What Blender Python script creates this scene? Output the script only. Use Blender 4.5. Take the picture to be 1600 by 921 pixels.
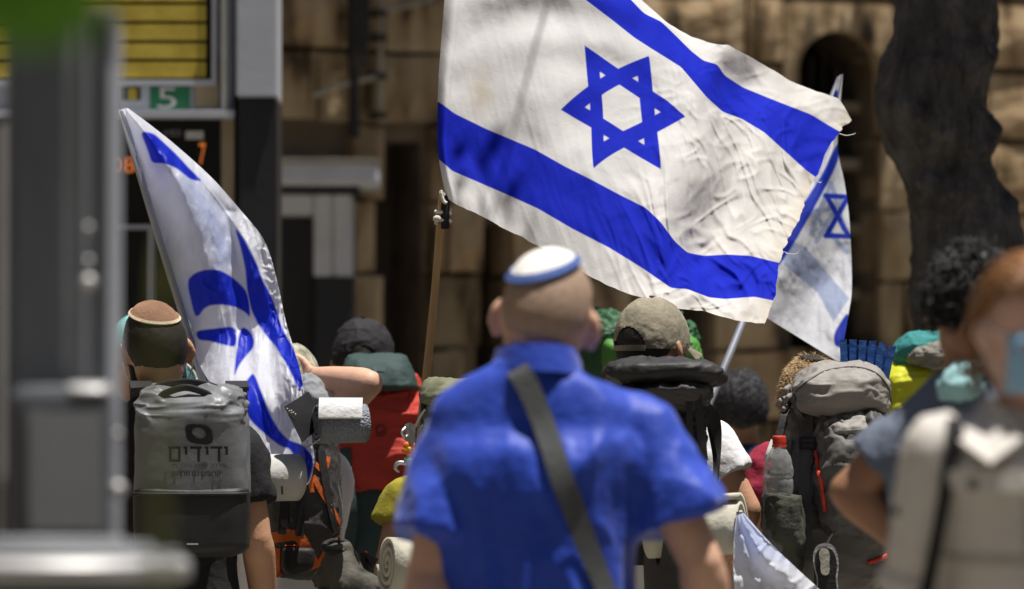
import bpy, bmesh, math, random
import numpy as np
from mathutils import Vector, Matrix
from mathutils.bvhtree import BVHTree

# ------------------------------------------------------------------ camera, sky, sun, exposure
for o in list(bpy.data.objects):
    bpy.data.objects.remove(o)
SC = bpy.context.scene
COL = SC.collection
FPX = 200.0 / 36.0 * 1600.0
CAMZ = 1.33
PITCH = math.atan((731 - 460.5) / FPX)
cam_data = bpy.data.cameras.new('camera')
cam = bpy.data.objects.new('camera', cam_data)
COL.objects.link(cam)
cam.location = (0, 0, CAMZ)
cam.rotation_euler = (math.radians(90) + PITCH, 0, 0)
cam_data.lens = 200
cam_data.sensor_width = 36
cam_data.clip_start = 0.1
cam_data.clip_end = 2000
cam_data.dof.use_dof = True
cam_data.dof.focus_distance = 14.4
cam_data.dof.aperture_fstop = 3.4
SC.camera = cam

SUN = Vector((0.20, -0.06, 0.97)).normalized()
world = bpy.data.worlds.new('World')
SC.world = world
world.use_nodes = True
wn = world.node_tree.nodes
bg = wn['Background']
sky = wn.new('ShaderNodeTexSky')
sky.sky_type = 'NISHITA'
sky.sun_disc = False
sky.sun_elevation = math.asin(SUN.z)
sky.sun_rotation = math.atan2(SUN.x, SUN.y)
world.node_tree.links.new(sky.outputs['Color'], bg.inputs['Color'])
bg.inputs['Strength'].default_value = 0.05
sl = bpy.data.lights.new('sun', 'SUN')
sl.energy = 5.0
sl.angle = math.radians(0.53)
sl.color = (1.0, 0.95, 0.88)
so = bpy.data.objects.new('sun', sl)
COL.objects.link(so)
so.location = (5, 0, 30)
so.rotation_euler = SUN.to_track_quat('Z', 'Y').to_euler()
SC.view_settings.view_transform = 'Standard'
SC.view_settings.look = 'None'
SC.view_settings.gamma = 1
SC.view_settings.use_curve_mapping = False
SC.view_settings.exposure = 0.45

# ------------------------------------------------------------------ helpers
RNG = np.random.default_rng(7)
random.seed(7)
FW = np.array([0, math.cos(PITCH), math.sin(PITCH)])
UP = np.array([0, -math.sin(PITCH), math.cos(PITCH)])
RT = np.array([1.0, 0, 0])
EYE = np.array([0, 0, CAMZ])

def P(x, y, d):
    """point of the place at distance d along the street that the photo shows at pixel x, y"""
    v = RT * ((x - 800) / FPX) + UP * ((460.5 - y) / FPX) + FW
    return EYE + v * (d / v[1])

def PA(xy, d):
    xy = np.asarray(xy, float)
    d = np.broadcast_to(np.asarray(d, float), xy.shape[:-1])
    v = ((xy[..., 0:1] - 800) / FPX) * RT + ((460.5 - xy[..., 1:2]) / FPX) * UP + FW
    return EYE + v * (d[..., None] / v[..., 1:2])

def S(d):
    return FPX / d

def _hash(i, j, k, seed):
    n = (i * 73856093) ^ (j * 19349663) ^ (k * 83492791) ^ (seed * 2654435761 & 0x7fffffff)
    n = (n ^ (n >> 13)) * 1274126177 & 0x7fffffff
    n = (n ^ (n >> 16)) & 0x7fffffff
    return (n % 65536) / 32768.0 - 1.0

def vnoise(p, seed=0):
    p = np.asarray(p, float)
    i = np.floor(p).astype(np.int64)
    f = p - i
    f = f * f * (3 - 2 * f)
    r = 0
    for a in (0, 1):
        for b in (0, 1):
            for c in (0, 1):
                w = (f[:, 0] if a else 1 - f[:, 0]) * (f[:, 1] if b else 1 - f[:, 1]) * (f[:, 2] if c else 1 - f[:, 2])
                r = r + w * _hash(i[:, 0] + a, i[:, 1] + b, i[:, 2] + c, seed)
    return r

def fbm(p, seed=0, octv=3, gain=.5):
    r, a = 0, 1.0
    p = np.asarray(p, float)
    for o in range(octv):
        r = r + a * vnoise(p * (2 ** o) + 17.3 * o, seed + o)
        a *= gain
    return r

def ridge(p, seed=0):
    w = np.stack([vnoise(p * .7 + 5, seed + 9), vnoise(p * .7 + 11, seed + 10), vnoise(p * .7 + 23, seed + 11)], 1)
    n = vnoise(p + w * .6, seed)
    return 1 - np.minimum(1, np.abs(n) * 2.2)

# ---- materials
MATS = {}
def mat(name, col, rough=.8, var=.18, vscale=7, bump=.25, bscale=90, metal=0, spec=.35, stretch=(1, 1, 1), sheen=0,
        sss=0, trans=0, coat=0, col2=None, fine=0, finescale=500, bdist=.01):
    if name in MATS:
        return MATS[name]
    m = bpy.data.materials.new(name)
    m.use_nodes = True
    nt = m.node_tree
    N, L = nt.nodes, nt.links
    b = N['Principled BSDF']
    tc = N.new('ShaderNodeTexCoord')
    mp = N.new('ShaderNodeMapping')
    mp.inputs['Scale'].default_value = stretch
    L.new(tc.outputs['Object'], mp.inputs['Vector'])
    n1 = N.new('ShaderNodeTexNoise')
    n1.inputs['Scale'].default_value = vscale
    n1.inputs['Detail'].default_value = 5
    n1.inputs['Roughness'].default_value = .6
    L.new(mp.outputs['Vector'], n1.inputs['Vector'])
    rp = N.new('ShaderNodeValToRGB')
    e = rp.color_ramp.elements
    e[0].position, e[1].position = .3, .7
    c1 = [max(0, c * (1 - var)) for c in col]
    c2 = [min(1, c * (1 + var)) for c in col] if col2 is None else col2
    e[0].color = (*c1, 1)
    e[1].color = (*c2, 1)
    L.new(n1.outputs['Fac'], rp.inputs['Fac'])
    L.new(rp.outputs['Color'], b.inputs['Base Color'])
    b.inputs['Roughness'].default_value = rough
    b.inputs['Metallic'].default_value = metal
    b.inputs['Specular IOR Level'].default_value = spec
    if sheen:
        b.inputs['Sheen Weight'].default_value = sheen
    if coat:
        b.inputs['Coat Weight'].default_value = coat
    if trans:
        b.inputs['Transmission Weight'].default_value = trans
    if sss:
        b.inputs['Subsurface Weight'].default_value = sss
        b.inputs['Subsurface Radius'].default_value = (.012, .005, .003)
        b.inputs['Subsurface Scale'].default_value = 1
    last = None
    if bump:
        n2 = N.new('ShaderNodeTexNoise')
        n2.inputs['Scale'].default_value = bscale
        n2.inputs['Detail'].default_value = 4
        L.new(mp.outputs['Vector'], n2.inputs['Vector'])
        bp = N.new('ShaderNodeBump')
        bp.inputs['Strength'].default_value = bump
        bp.inputs['Distance'].default_value = bdist
        L.new(n2.outputs['Fac'], bp.inputs['Height'])
        last = bp
    if fine:
        n3 = N.new('ShaderNodeTexVoronoi')
        n3.inputs['Scale'].default_value = finescale
        L.new(tc.outputs['Object'], n3.inputs['Vector'])
        b2 = N.new('ShaderNodeBump')
        b2.inputs['Strength'].default_value = fine
        b2.inputs['Distance'].default_value = .004
        L.new(n3.outputs['Distance'], b2.inputs['Height'])
        if last:
            L.new(last.outputs['Normal'], b2.inputs['Normal'])
        last = b2
    if last:
        L.new(last.outputs['Normal'], b.inputs['Normal'])
    MATS[name] = m
    return m

def print_mat(name, base, inks, rough=.8, translucent=0, stain=0, bump=.25, bscale=(30, 30, 30), sheen=0, spec=.25, sharp=.0006):
    """cloth with printed shapes; each ink is (attribute holding the signed distance, colour)"""
    m = bpy.data.materials.new(name)
    m.use_nodes = True
    nt = m.node_tree
    N, L = nt.nodes, nt.links
    b = N['Principled BSDF']
    out = N['Material Output']
    tc = N.new('ShaderNodeTexCoord')
    ns = N.new('ShaderNodeTexNoise')
    ns.inputs['Scale'].default_value = 7
    ns.inputs['Detail'].default_value = 6
    L.new(tc.outputs['Object'], ns.inputs['Vector'])
    rp = N.new('ShaderNodeValToRGB')
    e = rp.color_ramp.elements
    e[0].position, e[1].position = .38, .62
    e[0].color = (*[c * .9 for c in base], 1)
    e[1].color = (*base, 1)
    L.new(ns.outputs['Fac'], rp.inputs['Fac'])
    cur = rp.outputs['Color']
    if stain:
        at = N.new('ShaderNodeAttribute')
        at.attribute_name = 'stain'
        ns2 = N.new('ShaderNodeTexNoise')
        ns2.inputs['Scale'].default_value = 16
        ns2.inputs['Detail'].default_value = 7
        L.new(tc.outputs['Object'], ns2.inputs['Vector'])
        mu = N.new('ShaderNodeMath'); mu.operation = 'MULTIPLY'
        L.new(at.outputs['Fac'], mu.inputs[0]); L.new(ns2.outputs['Fac'], mu.inputs[1])
        mx = N.new('ShaderNodeMix'); mx.data_type = 'RGBA'
        L.new(mu.outputs[0], mx.inputs['Factor'])
        L.new(cur, mx.inputs['A'])
        mx.inputs['B'].default_value = (.50, .40, .22, 1)
        cur = mx.outputs['Result']
    for ink_ in inks:
        attr, colr = ink_[:2]
        shp = ink_[2] if len(ink_) > 2 else sharp
        at = N.new('ShaderNodeAttribute')
        at.attribute_name = attr
        mr = N.new('ShaderNodeMapRange')
        mr.inputs['From Min'].default_value = -shp
        mr.inputs['From Max'].default_value = shp
        mr.inputs['To Min'].default_value = 1
        mr.inputs['To Max'].default_value = 0
        L.new(at.outputs['Fac'], mr.inputs['Value'])
        mx = N.new('ShaderNodeMix'); mx.data_type = 'RGBA'
        L.new(mr.outputs['Result'], mx.inputs['Factor'])
        L.new(cur, mx.inputs['A'])
        mx.inputs['B'].default_value = (*colr, 1)
        cur = mx.outputs['Result']
    L.new(cur, b.inputs['Base Color'])
    b.inputs['Roughness'].default_value = rough
    b.inputs['Specular IOR Level'].default_value = spec
    if sheen:
        b.inputs['Sheen Weight'].default_value = sheen
    mp = N.new('ShaderNodeMapping')
    mp.inputs['Scale'].default_value = bscale
    L.new(tc.outputs['Object'], mp.inputs['Vector'])
    n2 = N.new('ShaderNodeTexNoise')
    n2.inputs['Scale'].default_value = 1
    n2.inputs['Detail'].default_value = 5
    n2.inputs['Distortion'].default_value = .6
    L.new(mp.outputs['Vector'], n2.inputs['Vector'])
    bp = N.new('ShaderNodeBump')
    bp.inputs['Strength'].default_value = bump
    bp.inputs['Distance'].default_value = .012
    L.new(n2.outputs['Fac'], bp.inputs['Height'])
    L.new(bp.outputs['Normal'], b.inputs['Normal'])
    if translucent:
        tr = N.new('ShaderNodeBsdfTranslucent')
        L.new(cur, tr.inputs['Color'])
        L.new(bp.outputs['Normal'], tr.inputs['Normal'])
        ms = N.new('ShaderNodeMixShader')
        ms.inputs['Fac'].default_value = translucent
        L.new(b.outputs['BSDF'], ms.inputs[1])
        L.new(tr.outputs['BSDF'], ms.inputs[2])
        L.new(ms.outputs['Shader'], out.inputs['Surface'])
    return m

# ---- objects
def thing(name, label, cat, loc, group=None):
    o = bpy.data.objects.new(name, None)
    COL.objects.link(o)
    o.empty_display_size = .05
    o.location = tuple(float(v) for v in loc)
    o['label'] = label
    o['category'] = cat
    if group:
        o['group'] = group
    return o

def origin(o):
    v = np.zeros(3)
    while o is not None:
        v += np.array(o.location)
        o = o.parent
    return v

def obj(name, VF, material, parent=None, smooth=True, attrs=None):
    V, F = VF
    V = np.asarray(V, float)
    off = origin(parent) if parent is not None else np.zeros(3)
    me = bpy.data.meshes.new(name)
    me.from_pydata((V - off).tolist(), [], [tuple(int(i) for i in f) for f in F])
    me.update()
    if smooth:
        me.polygons.foreach_set('use_smooth', [True] * len(me.polygons))
        if len(V) < 1500:
            me.set_sharp_from_angle(angle=math.radians(50))
    if attrs:
        for k, a in attrs.items():
            at = me.attributes.new(k, 'FLOAT', 'POINT')
            at.data.foreach_set('value', np.asarray(a, np.float32))
    if material is not None:
        me.materials.append(material)
    o = bpy.data.objects.new(name, me)
    COL.objects.link(o)
    o.parent = parent
    return o

def tag(o, label, cat, group=None, kind=None):
    if label:
        o['label'] = label
    if cat:
        o['category'] = cat
    if group:
        o['group'] = group
    if kind:
        o['kind'] = kind
    return o

def verts_of(o):
    me = o.data
    a = np.empty(len(me.vertices) * 3)
    me.vertices.foreach_get('co', a)
    return a.reshape(-1, 3)

def normals_of(o):
    me = o.data
    a = np.empty(len(me.vertices) * 3, np.float32)
    me.vertex_normals.foreach_get('vector', a)
    return a.reshape(-1, 3).astype(float)

def set_verts(o, V):
    o.data.vertices.foreach_set('co', np.ascontiguousarray(V, float).ravel())
    o.data.update()

def crumple(o, amp, scale, seed=1, kind='fbm', octv=3, mask=None):
    """push the surface in and out along its normals: folds and creases as relief"""
    V, Nn = verts_of(o), normals_of(o)
    W = V + origin(o)
    sc = np.array(scale if hasattr(scale, '__len__') else (scale,) * 3, float)
    if kind == 'fbm':
        h = fbm(W * sc, seed, octv)
    else:
        h = ridge(W * sc, seed) + .4 * ridge(W * sc * 2.1, seed + 3) - .5
    if mask is not None:
        h = h * mask(W)
    set_verts(o, V + Nn * (h * amp)[:, None])

def join(*vfs):
    V, F, n = [], [], 0
    for v, f in vfs:
        v = np.asarray(v, float)
        V.append(v)
        F += [tuple(i + n for i in t) for t in f]
        n += len(v)
    return np.concatenate(V), F

def catmull(K, n):
    K = np.asarray(K, float)
    if len(K) == 2:
        t = np.linspace(0, 1, n)[:, None]
        return K[0] * (1 - t) + K[1] * t
    Q = np.concatenate([2 * K[:1] - K[1:2], K, 2 * K[-1:] - K[-2:-1]])
    t = np.linspace(0, len(K) - 1, n)
    i = np.minimum(t.astype(int), len(K) - 2)
    u = (t - i)[:, None]
    p0, p1, p2, p3 = Q[i], Q[i + 1], Q[i + 2], Q[i + 3]
    return .5 * (2 * p1 + (p2 - p0) * u + (2 * p0 - 5 * p1 + 4 * p2 - p3) * u * u + (3 * p1 - p0 - 3 * p2 + p3) * u ** 3)

def skin_rings(R, cap=True, closed=True):
    """R (m, n, 3) rings -> mesh"""
    R = np.asarray(R, float)
    m, n = R.shape[:2]
    V = R.reshape(-1, 3)
    F = []
    for i in range(m - 1):
        for j in range(n if closed else n - 1):
            k = (j + 1) % n
            F.append((i * n + j, i * n + k, (i + 1) * n + k, (i + 1) * n + j))
    if cap:
        V = np.concatenate([V, R[0].mean(0)[None], R[-1].mean(0)[None]])
        a, b = m * n, m * n + 1
        for j in range(n):
            k = (j + 1) % n
            F.append((a, k, j))
            F.append((b, (m - 1) * n + j, (m - 1) * n + k))
    return V, F

def unit(v):
    v = np.asarray(v, float)
    return v / (np.linalg.norm(v, axis=-1, keepdims=True) + 1e-12)

def tube(pts, rad, n=12, m=None, flat=None, cap=True):
    """tapered tube; rad scalar or list; flat=(ratio, axis) squashes the section along axis"""
    pts = np.asarray(pts, float)
    rad = np.broadcast_to(np.asarray(rad, float), (len(pts),))
    m = m or max(2, (len(pts) - 1) * 5 + 1)
    Q = catmull(np.concatenate([pts, rad[:, None]], 1), m)
    C, r = Q[:, :3], np.maximum(Q[:, 3], 1e-4)
    T = unit(np.gradient(C, axis=0))
    ref = np.array([0, 0, 1.0]) if abs(T[0][2]) < .9 else np.array([0, 1.0, 0])
    if flat is not None:
        ref = np.asarray(flat[1], float)
    rings = []
    a = np.linspace(0, 2 * np.pi, n, endpoint=False)
    u = None
    for i in range(m):
        if u is None or flat is not None:
            u = unit(ref - T[i] * ref.dot(T[i]))
        else:
            u = unit(u - T[i] * u.dot(T[i]))
        w = np.cross(T[i], u)
        k = flat[0] if flat is not None else 1
        rings.append(C[i] + r[i] * (np.cos(a)[:, None] * u * k + np.sin(a)[:, None] * w))
    return skin_rings(rings, cap)

def ellipsoid(c, r, rot=None, n=16, m=10):
    th = np.linspace(0, np.pi, m + 1)[1:-1]
    a = np.linspace(0, 2 * np.pi, n, endpoint=False)
    R = np.stack([np.stack([np.sin(t) * np.cos(a), np.sin(t) * np.sin(a), np.full(n, np.cos(t))], 1) for t in th])
    V, F = skin_rings(R)
    V[-2] = (0, 0, 1)
    V[-1] = (0, 0, -1)
    V = V * np.asarray(r, float)
    if rot is not None:
        V = V @ np.asarray(rot).T
    return V + np.asarray(c, float), [f[::-1] for f in F]

def box(c, s, bev=0):
    c, s = np.asarray(c, float), np.asarray(s, float) / 2
    if bev <= 0:
        V = np.array([[x, y, z] for x in (-1, 1) for y in (-1, 1) for z in (-1, 1)]) * s + c
        F = [(0, 1, 3, 2), (4, 6, 7, 5), (0, 4, 5, 1), (2, 3, 7, 6), (0, 2, 6, 4), (1, 5, 7, 3)]
        return V, F
    bm = bmesh.new()
    bmesh.ops.create_cube(bm, size=1)
    for v in bm.verts:
        v.co = Vector((v.co.x * s[0] * 2, v.co.y * s[1] * 2, v.co.z * s[2] * 2))
    bmesh.ops.bevel(bm, geom=bm.edges[:], offset=min(bev, s.min() * .95), segments=2, affect='EDGES')
    bm.verts.index_update()
    V = np.array([v.co[:] for v in bm.verts]) + c
    F = [tuple(v.index for v in f.verts) for f in bm.faces]
    bm.free()
    return V, F

def rotz(a):
    c, s = math.cos(a), math.sin(a)
    return np.array([[c, -s, 0], [s, c, 0], [0, 0, 1.0]])
def rotx(a):
    c, s = math.cos(a), math.sin(a)
    return np.array([[1.0, 0, 0], [0, c, -s], [0, s, c]])
def roty(a):
    c, s = math.cos(a), math.sin(a)
    return np.array([[c, 0, s], [0, 1.0, 0], [-s, 0, c]])

def loft_px(secs, d, n=64, m=60, cap=True):
    """sections (y, xl, xr, near, far, exponent): y, xl, xr where the photo shows them, near / far in metres from distance d"""
    K = np.array([s if len(s) == 6 else (*s, 3) for s in secs], float)
    Q = catmull(K, m)
    a = np.linspace(0, 2 * np.pi, n, endpoint=False)
    rings = []
    for y, xl, xr, ne, fa, ex in Q:
        ex = max(ex, 1.6)
        cx, cy = np.sign(np.cos(a)) * np.abs(np.cos(a)) ** (2 / ex), np.sign(np.sin(a)) * np.abs(np.sin(a)) ** (2 / ex)
        c = P((xl + xr) / 2, y, d)
        hw = max((xr - xl) / 2, .3) / S(d)
        hd = max((fa - ne) / 2, .003)
        rings.append(np.stack([c[0] + hw * cx, c[1] + (ne + fa) / 2 + hd * cy, np.full(n, c[2])], 1))
    V, F = skin_rings(np.array(rings), cap)
    return V, [f[::-1] for f in F]

def ribbon(pts, nrm, w, t=.003, m=None):
    """flat strap along pts, lying on a surface with normals nrm"""
    pts = np.asarray(pts, float)
    nrm = np.broadcast_to(np.asarray(nrm, float), pts.shape)
    m = m or max(2, (len(pts) - 1) * 3 + 1)
    C = catmull(pts, m)
    Nn = unit(catmull(nrm, m))
    w = np.broadcast_to(np.asarray(w, float), (len(pts),))
    W = catmull(np.asarray(w)[:, None], m)
    T = unit(np.gradient(C, axis=0))
    B = unit(np.cross(T, Nn))
    rings = np.stack([C + B * W / 2, C + B * W / 2 + Nn * t, C - B * W / 2 + Nn * t, C - B * W / 2], 1)
    return skin_rings(rings)

class Surf:
    """things already built that straps, prints and pockets lie on"""
    def __init__(self, *objs):
        self.b = []
        for o in objs:
            off = origin(o)
            V = verts_of(o) + off
            self.b.append(BVHTree.FromPolygons([tuple(v) for v in V], [tuple(p.vertices) for p in o.data.polygons]))
    def hit(self, x, y, lift=.002, fall=14.0):
        p = P(x, y, 10.0)
        dr = Vector(p - EYE).normalized()
        best = None
        for b in self.b:
            loc, n, i, dist = b.ray_cast(Vector(EYE), dr)
            if loc is not None and (best is None or dist < best[2]):
                best = (np.array(loc), np.array(n), dist)
        if best is None:
            return P(x, y, fall), np.array([0, -1.0, 0])
        n = best[1]
        if n.dot(np.array(dr)) > 0:
            n = -n
        return best[0] + n * lift, n
    def path(self, xy, k=6, lift=.002, fall=14.0):
        xy = catmull(np.asarray(xy, float), (len(xy) - 1) * k + 1)
        h = [self.hit(x, y, lift, fall) for x, y in xy]
        return np.array([a for a, b in h]), np.array([b for a, b in h])
    def strap(self, xy, w, t=.003, k=5, lift=.001, fall=14.0):
        p, n = self.path(xy, k, lift, fall)
        for _ in range(2):
            p[1:-1] = (p[:-2] + 2 * p[1:-1] + p[2:]) / 4
            n[1:-1] = (n[:-2] + 2 * n[1:-1] + n[2:]) / 4
        return ribbon(p, unit(n), w, t, m=len(p))
    def cord(self, xy, r, k=5, lift=.003, fall=14.0):
        p, n = self.path(xy, k, lift, fall)
        return tube(p, r, 6, m=len(p))

def voxel(vfs, size, smooth=4, name='tmp'):
    """melt overlapping closed shapes into one continuous skin"""
    V, F = join(*vfs)
    me = bpy.data.meshes.new(name)
    me.from_pydata(V.tolist(), [], F)
    bm = bmesh.new()
    bm.from_mesh(me)
    bmesh.ops.recalc_face_normals(bm, faces=bm.faces[:])
    bm.to_mesh(me)
    bm.free()
    o = bpy.data.objects.new(name, me)
    COL.objects.link(o)
    md = o.modifiers.new('r', 'REMESH')
    md.mode = 'VOXEL'
    md.voxel_size = size
    if smooth:
        ms = o.modifiers.new('s', 'SMOOTH')
        ms.factor = .5
        ms.iterations = smooth
    dg = bpy.context.evaluated_depsgraph_get()
    ev = o.evaluated_get(dg)
    me2 = bpy.data.meshes.new_from_object(ev)
    V2 = np.empty(len(me2.vertices) * 3)
    me2.vertices.foreach_get('co', V2)
    F2 = [tuple(p.vertices) for p in me2.polygons]
    bpy.data.objects.remove(o)
    bpy.data.meshes.remove(me)
    bpy.data.meshes.remove(me2)
    return V2.reshape(-1, 3), F2

def poly_sdf(pts, poly):
    """signed distance of 2-D pts to a closed polygon, negative inside"""
    poly = np.asarray(poly, float)
    a, b = poly, np.roll(poly, -1, 0)
    d = np.full(len(pts), 1e9)
    ins = np.zeros(len(pts), bool)
    for (x0, y0), (x1, y1) in zip(a, b):
        e = np.array([x1 - x0, y1 - y0])
        w = pts - (x0, y0)
        t = np.clip((w @ e) / (e @ e + 1e-12), 0, 1)
        d = np.minimum(d, np.linalg.norm(w - t[:, None] * e, axis=1))
        c = (y0 > pts[:, 1]) != (y1 > pts[:, 1])
        with np.errstate(divide='ignore', invalid='ignore'):
            xi = (x1 - x0) * (pts[:, 1] - y0) / (y1 - y0 + 1e-12) + x0
        ins ^= c & (pts[:, 0] < xi)
    return np.where(ins, -d, d)

def chaikin(poly, it=2):
    q = np.asarray(poly, float)
    for _ in range(it):
        r = np.roll(q, -1, 0)
        q = np.stack([.8 * q + .2 * r, .2 * q + .8 * r], 1).reshape(-1, 2)
    return q

def seg_sdf(pts, segs, w):
    d = np.full(len(pts), 1e9)
    for (x0, y0), (x1, y1) in segs:
        e = np.array([x1 - x0, y1 - y0], float)
        q = pts - (x0, y0)
        t = np.clip((q @ e) / (e @ e + 1e-12), 0, 1)
        d = np.minimum(d, np.linalg.norm(q - t[:, None] * e, axis=1))
    return d - w

def grid_faces(m, n):
    return [(i * n + j, i * n + j + 1, (i + 1) * n + j + 1, (i + 1) * n + j) for i in range(m - 1) for j in range(n - 1)]

def spiral_roll(c0, c1, r, turns=3.2, th=.010, n=90, seed=1, squash=1.0):
    """a rolled-up mat: a thick sheet wound into a spiral, its axis running from c0 to c1"""
    c0, c1 = np.asarray(c0, float), np.asarray(c1, float)
    ax = unit(c1 - c0)
    ref = np.array([0, 0, 1.0]) if abs(ax[2]) < .9 else np.array([0, 1.0, 0])
    u = unit(ref - ax * ref.dot(ax))
    w = np.cross(ax, u)
    a = np.linspace(0, turns * 2 * np.pi, n)
    rr = r - th - (1 - a / a[-1]) * (r * .82)
    rr = rr * (1 + .025 * np.sin(a * 3 + seed))
    rings = []
    for k in range(9):
        cc = c0 + (c1 - c0) * k / 8
        outer = cc + ((rr + th * .92)[:, None]) * (np.cos(a + .4 + seed)[:, None] * u * squash + np.sin(a + .4 + seed)[:, None] * w)
        inner = cc + rr[:, None] * (np.cos(a + .4 + seed)[:, None] * u * squash + np.sin(a + .4 + seed)[:, None] * w)
        rings.append(np.concatenate([outer, inner[::-1]]))
    R = np.array(rings)
    V = R.reshape(-1, 3)
    nn = 2 * n
    F = []
    for i in range(8):
        for j in range(nn):
            k = (j + 1) % nn
            F.append((i * nn + j, i * nn + k, (i + 1) * nn + k, (i + 1) * nn + j))
    for base in (0, 8 * nn):
        for j in range(n - 1):
            q = (base + j, base + j + 1, base + nn - 2 - j, base + nn - 1 - j)
            F.append(q if base else q[::-1])
    return V, F

def buckle(c, n, up, w, h, t=.006):
    """small rectangular ladder-lock frame"""
    n, up = unit(n), np.asarray(up, float)
    up = unit(up - n * up.dot(n))
    s = np.cross(up, n)
    out = []
    for (dx, dy, sx, sy) in ((0, h / 2, w, h * .22), (0, -h / 2, w, h * .22), (0, 0, w, h * .18), (-w / 2, 0, w * .16, h * 1.2), (w / 2, 0, w * .16, h * 1.2)):
        V, F = box((0, 0, 0), (sx, t, sy), .001)
        out.append((c + (V[:, 0:1] + dx) * s + (V[:, 2:3] + dy) * up + V[:, 1:2] * n, F))
    return join(*out)

# ------------------------------------------------------------------ setting: ground
M_PAVE = mat('pale_paving', (.19, .177, .15), .9, .12, 1.2, .4, 60)
gv = np.array([(-400, -300, 0), (400, -300, 0), (400, 500, 0), (-400, 500, 0)], float)
tag(obj('pavement', (gv, [(0, 1, 2, 3)]), M_PAVE, smooth=False), None, None, kind='structure')

def pbox(x0, y0, x1, y1, d, depth, bev=0.0):
    """box whose front face stands at distance d"""
    a, b = P(x0, y1, d), P(x1, y0, d)
    c = (a + b) / 2
    c[1] = d + depth / 2
    return box(c, (abs(b[0] - a[0]), depth, abs(b[2] - a[2])), bev)

# ------------------------------------------------------------------ the old stone building
def stone_mat():
    m = bpy.data.materials.new('limestone')
    m.use_nodes = True
    N, L = m.node_tree.nodes, m.node_tree.links
    b = N['Principled BSDF']
    oi = N.new('ShaderNodeObjectInfo')
    tc = N.new('ShaderNodeTexCoord')
    geo = N.new('ShaderNodeNewGeometry')
    mp = N.new('ShaderNodeMapping')
    mp.inputs['Scale'].default_value = (8, 8, 1.9)
    L.new(geo.outputs['Position'], mp.inputs['Vector'])
    n1 = N.new('ShaderNodeTexNoise')
    n1.inputs['Scale'].default_value = 1
    n1.inputs['Detail'].default_value = 6
    L.new(mp.outputs['Vector'], n1.inputs['Vector'])
    r1 = N.new('ShaderNodeValToRGB')
    e = r1.color_ramp.elements
    e[0].position, e[0].color = .36, (.07, .056, .040, 1)
    e[1].position, e[1].color = .58, (.46, .39, .285, 1)
    k = r1.color_ramp.elements.new(.46)
    k.color = (.34, .265, .175, 1)
    k = r1.color_ramp.elements.new(.8)
    k.color = (.55, .48, .37, 1)
    L.new(n1.outputs['Fac'], r1.inputs['Fac'])
    r2 = N.new('ShaderNodeValToRGB')
    e = r2.color_ramp.elements
    e[0].color = (.50, .46, .39, 1)
    e[1].color = (1.1, .96, .80, 1)
    k = r2.color_ramp.elements.new(.5)
    k.color = (1.0, .90, .76, 1)
    L.new(oi.outputs['Random'], r2.inputs['Fac'])
    mx = N.new('ShaderNodeMix')
    mx.data_type = 'RGBA'
    mx.blend_type = 'MULTIPLY'
    mx.inputs['Factor'].default_value = 1
    L.new(r1.outputs['Color'], mx.inputs['A'])
    L.new(r2.outputs['Color'], mx.inputs['B'])
    L.new(mx.outputs['Result'], b.inputs['Base Color'])
    b.inputs['Roughness'].default_value = .92
    b.inputs['Specular IOR Level'].default_value = .15
    n2 = N.new('ShaderNodeTexNoise')
    n2.inputs['Scale'].default_value = 16
    n2.inputs['Detail'].default_value = 7
    L.new(geo.outputs['Position'], n2.inputs['Vector'])
    bp = N.new('ShaderNodeBump')
    bp.inputs['Strength'].default_value = .5
    bp.inputs['Distance'].default_value = .022
    L.new(n2.outputs['Fac'], bp.inputs['Height'])
    L.new(bp.outputs['Normal'], b.inputs['Normal'])
    return m
M_STONE = stone_mat()
M_MORTAR = mat('old_mortar', (.17, .13, .09), .95, .3, 5, .5, 30)
M_DARK = mat('interior_shade', (.012, .011, .010), .9, .2, 5, 0)
WD = 24.0
ARCH = (1322, 70, 100, 30, 545)      # centre x, half width, spring y, apex y, sill y
def in_opening(x, y):
    cx, hw, sp, ap, sill = ARCH
    if y < sill and abs(x - cx) < hw and (y > sp or ((x - cx) / hw) ** 2 + ((y - sp) / (sp - ap)) ** 2 < 1):
        return True
    if 602 < x < 668 and y > 218:
        return True
    if 380 < x < 552 and y > 292:
        return True
    if 752 < x < 800 and y > 352:
        return True
    if 1030 < x < 1120 and y > 420:
        return True
    return False
bld = thing('stone_building', 'old limestone block building behind the walkers', 'building', (0, WD + .3, 0))
# mortar bed with the openings cut out of it
bm = bmesh.new()
step = 14
xs = np.arange(-300, 1960, step)
ys = np.arange(-560, 1216, step)
vid = {}
def gvert(i, j):
    if (i, j) not in vid:
        p = P(xs[0] + i * step, min(ys[0] + j * step, 1218), WD)
        vid[(i, j)] = bm.verts.new((p[0], WD + .05 - (WD + .3), max(p[2], .001)))
    return vid[(i, j)]
for i in range(len(xs)):
    for j in range(len(ys)):
        if not in_opening(xs[0] + (i + .5) * step, ys[0] + (j + .5) * step):
            bm.faces.new((gvert(i, j), gvert(i + 1, j), gvert(i + 1, j + 1), gvert(i, j + 1)))
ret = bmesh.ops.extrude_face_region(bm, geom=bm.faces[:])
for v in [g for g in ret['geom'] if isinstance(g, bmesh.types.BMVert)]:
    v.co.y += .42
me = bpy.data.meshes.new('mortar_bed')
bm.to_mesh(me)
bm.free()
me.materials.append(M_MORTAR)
o = bpy.data.objects.new('mortar_bed', me)
COL.objects.link(o)
o.parent = bld
bt = P(0, -560, WD)[2]
obj('upper_wall', box((0, WD + .26, (bt + 9) / 2), (40, .42, 9 - bt)), M_STONE, bld, False)
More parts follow.
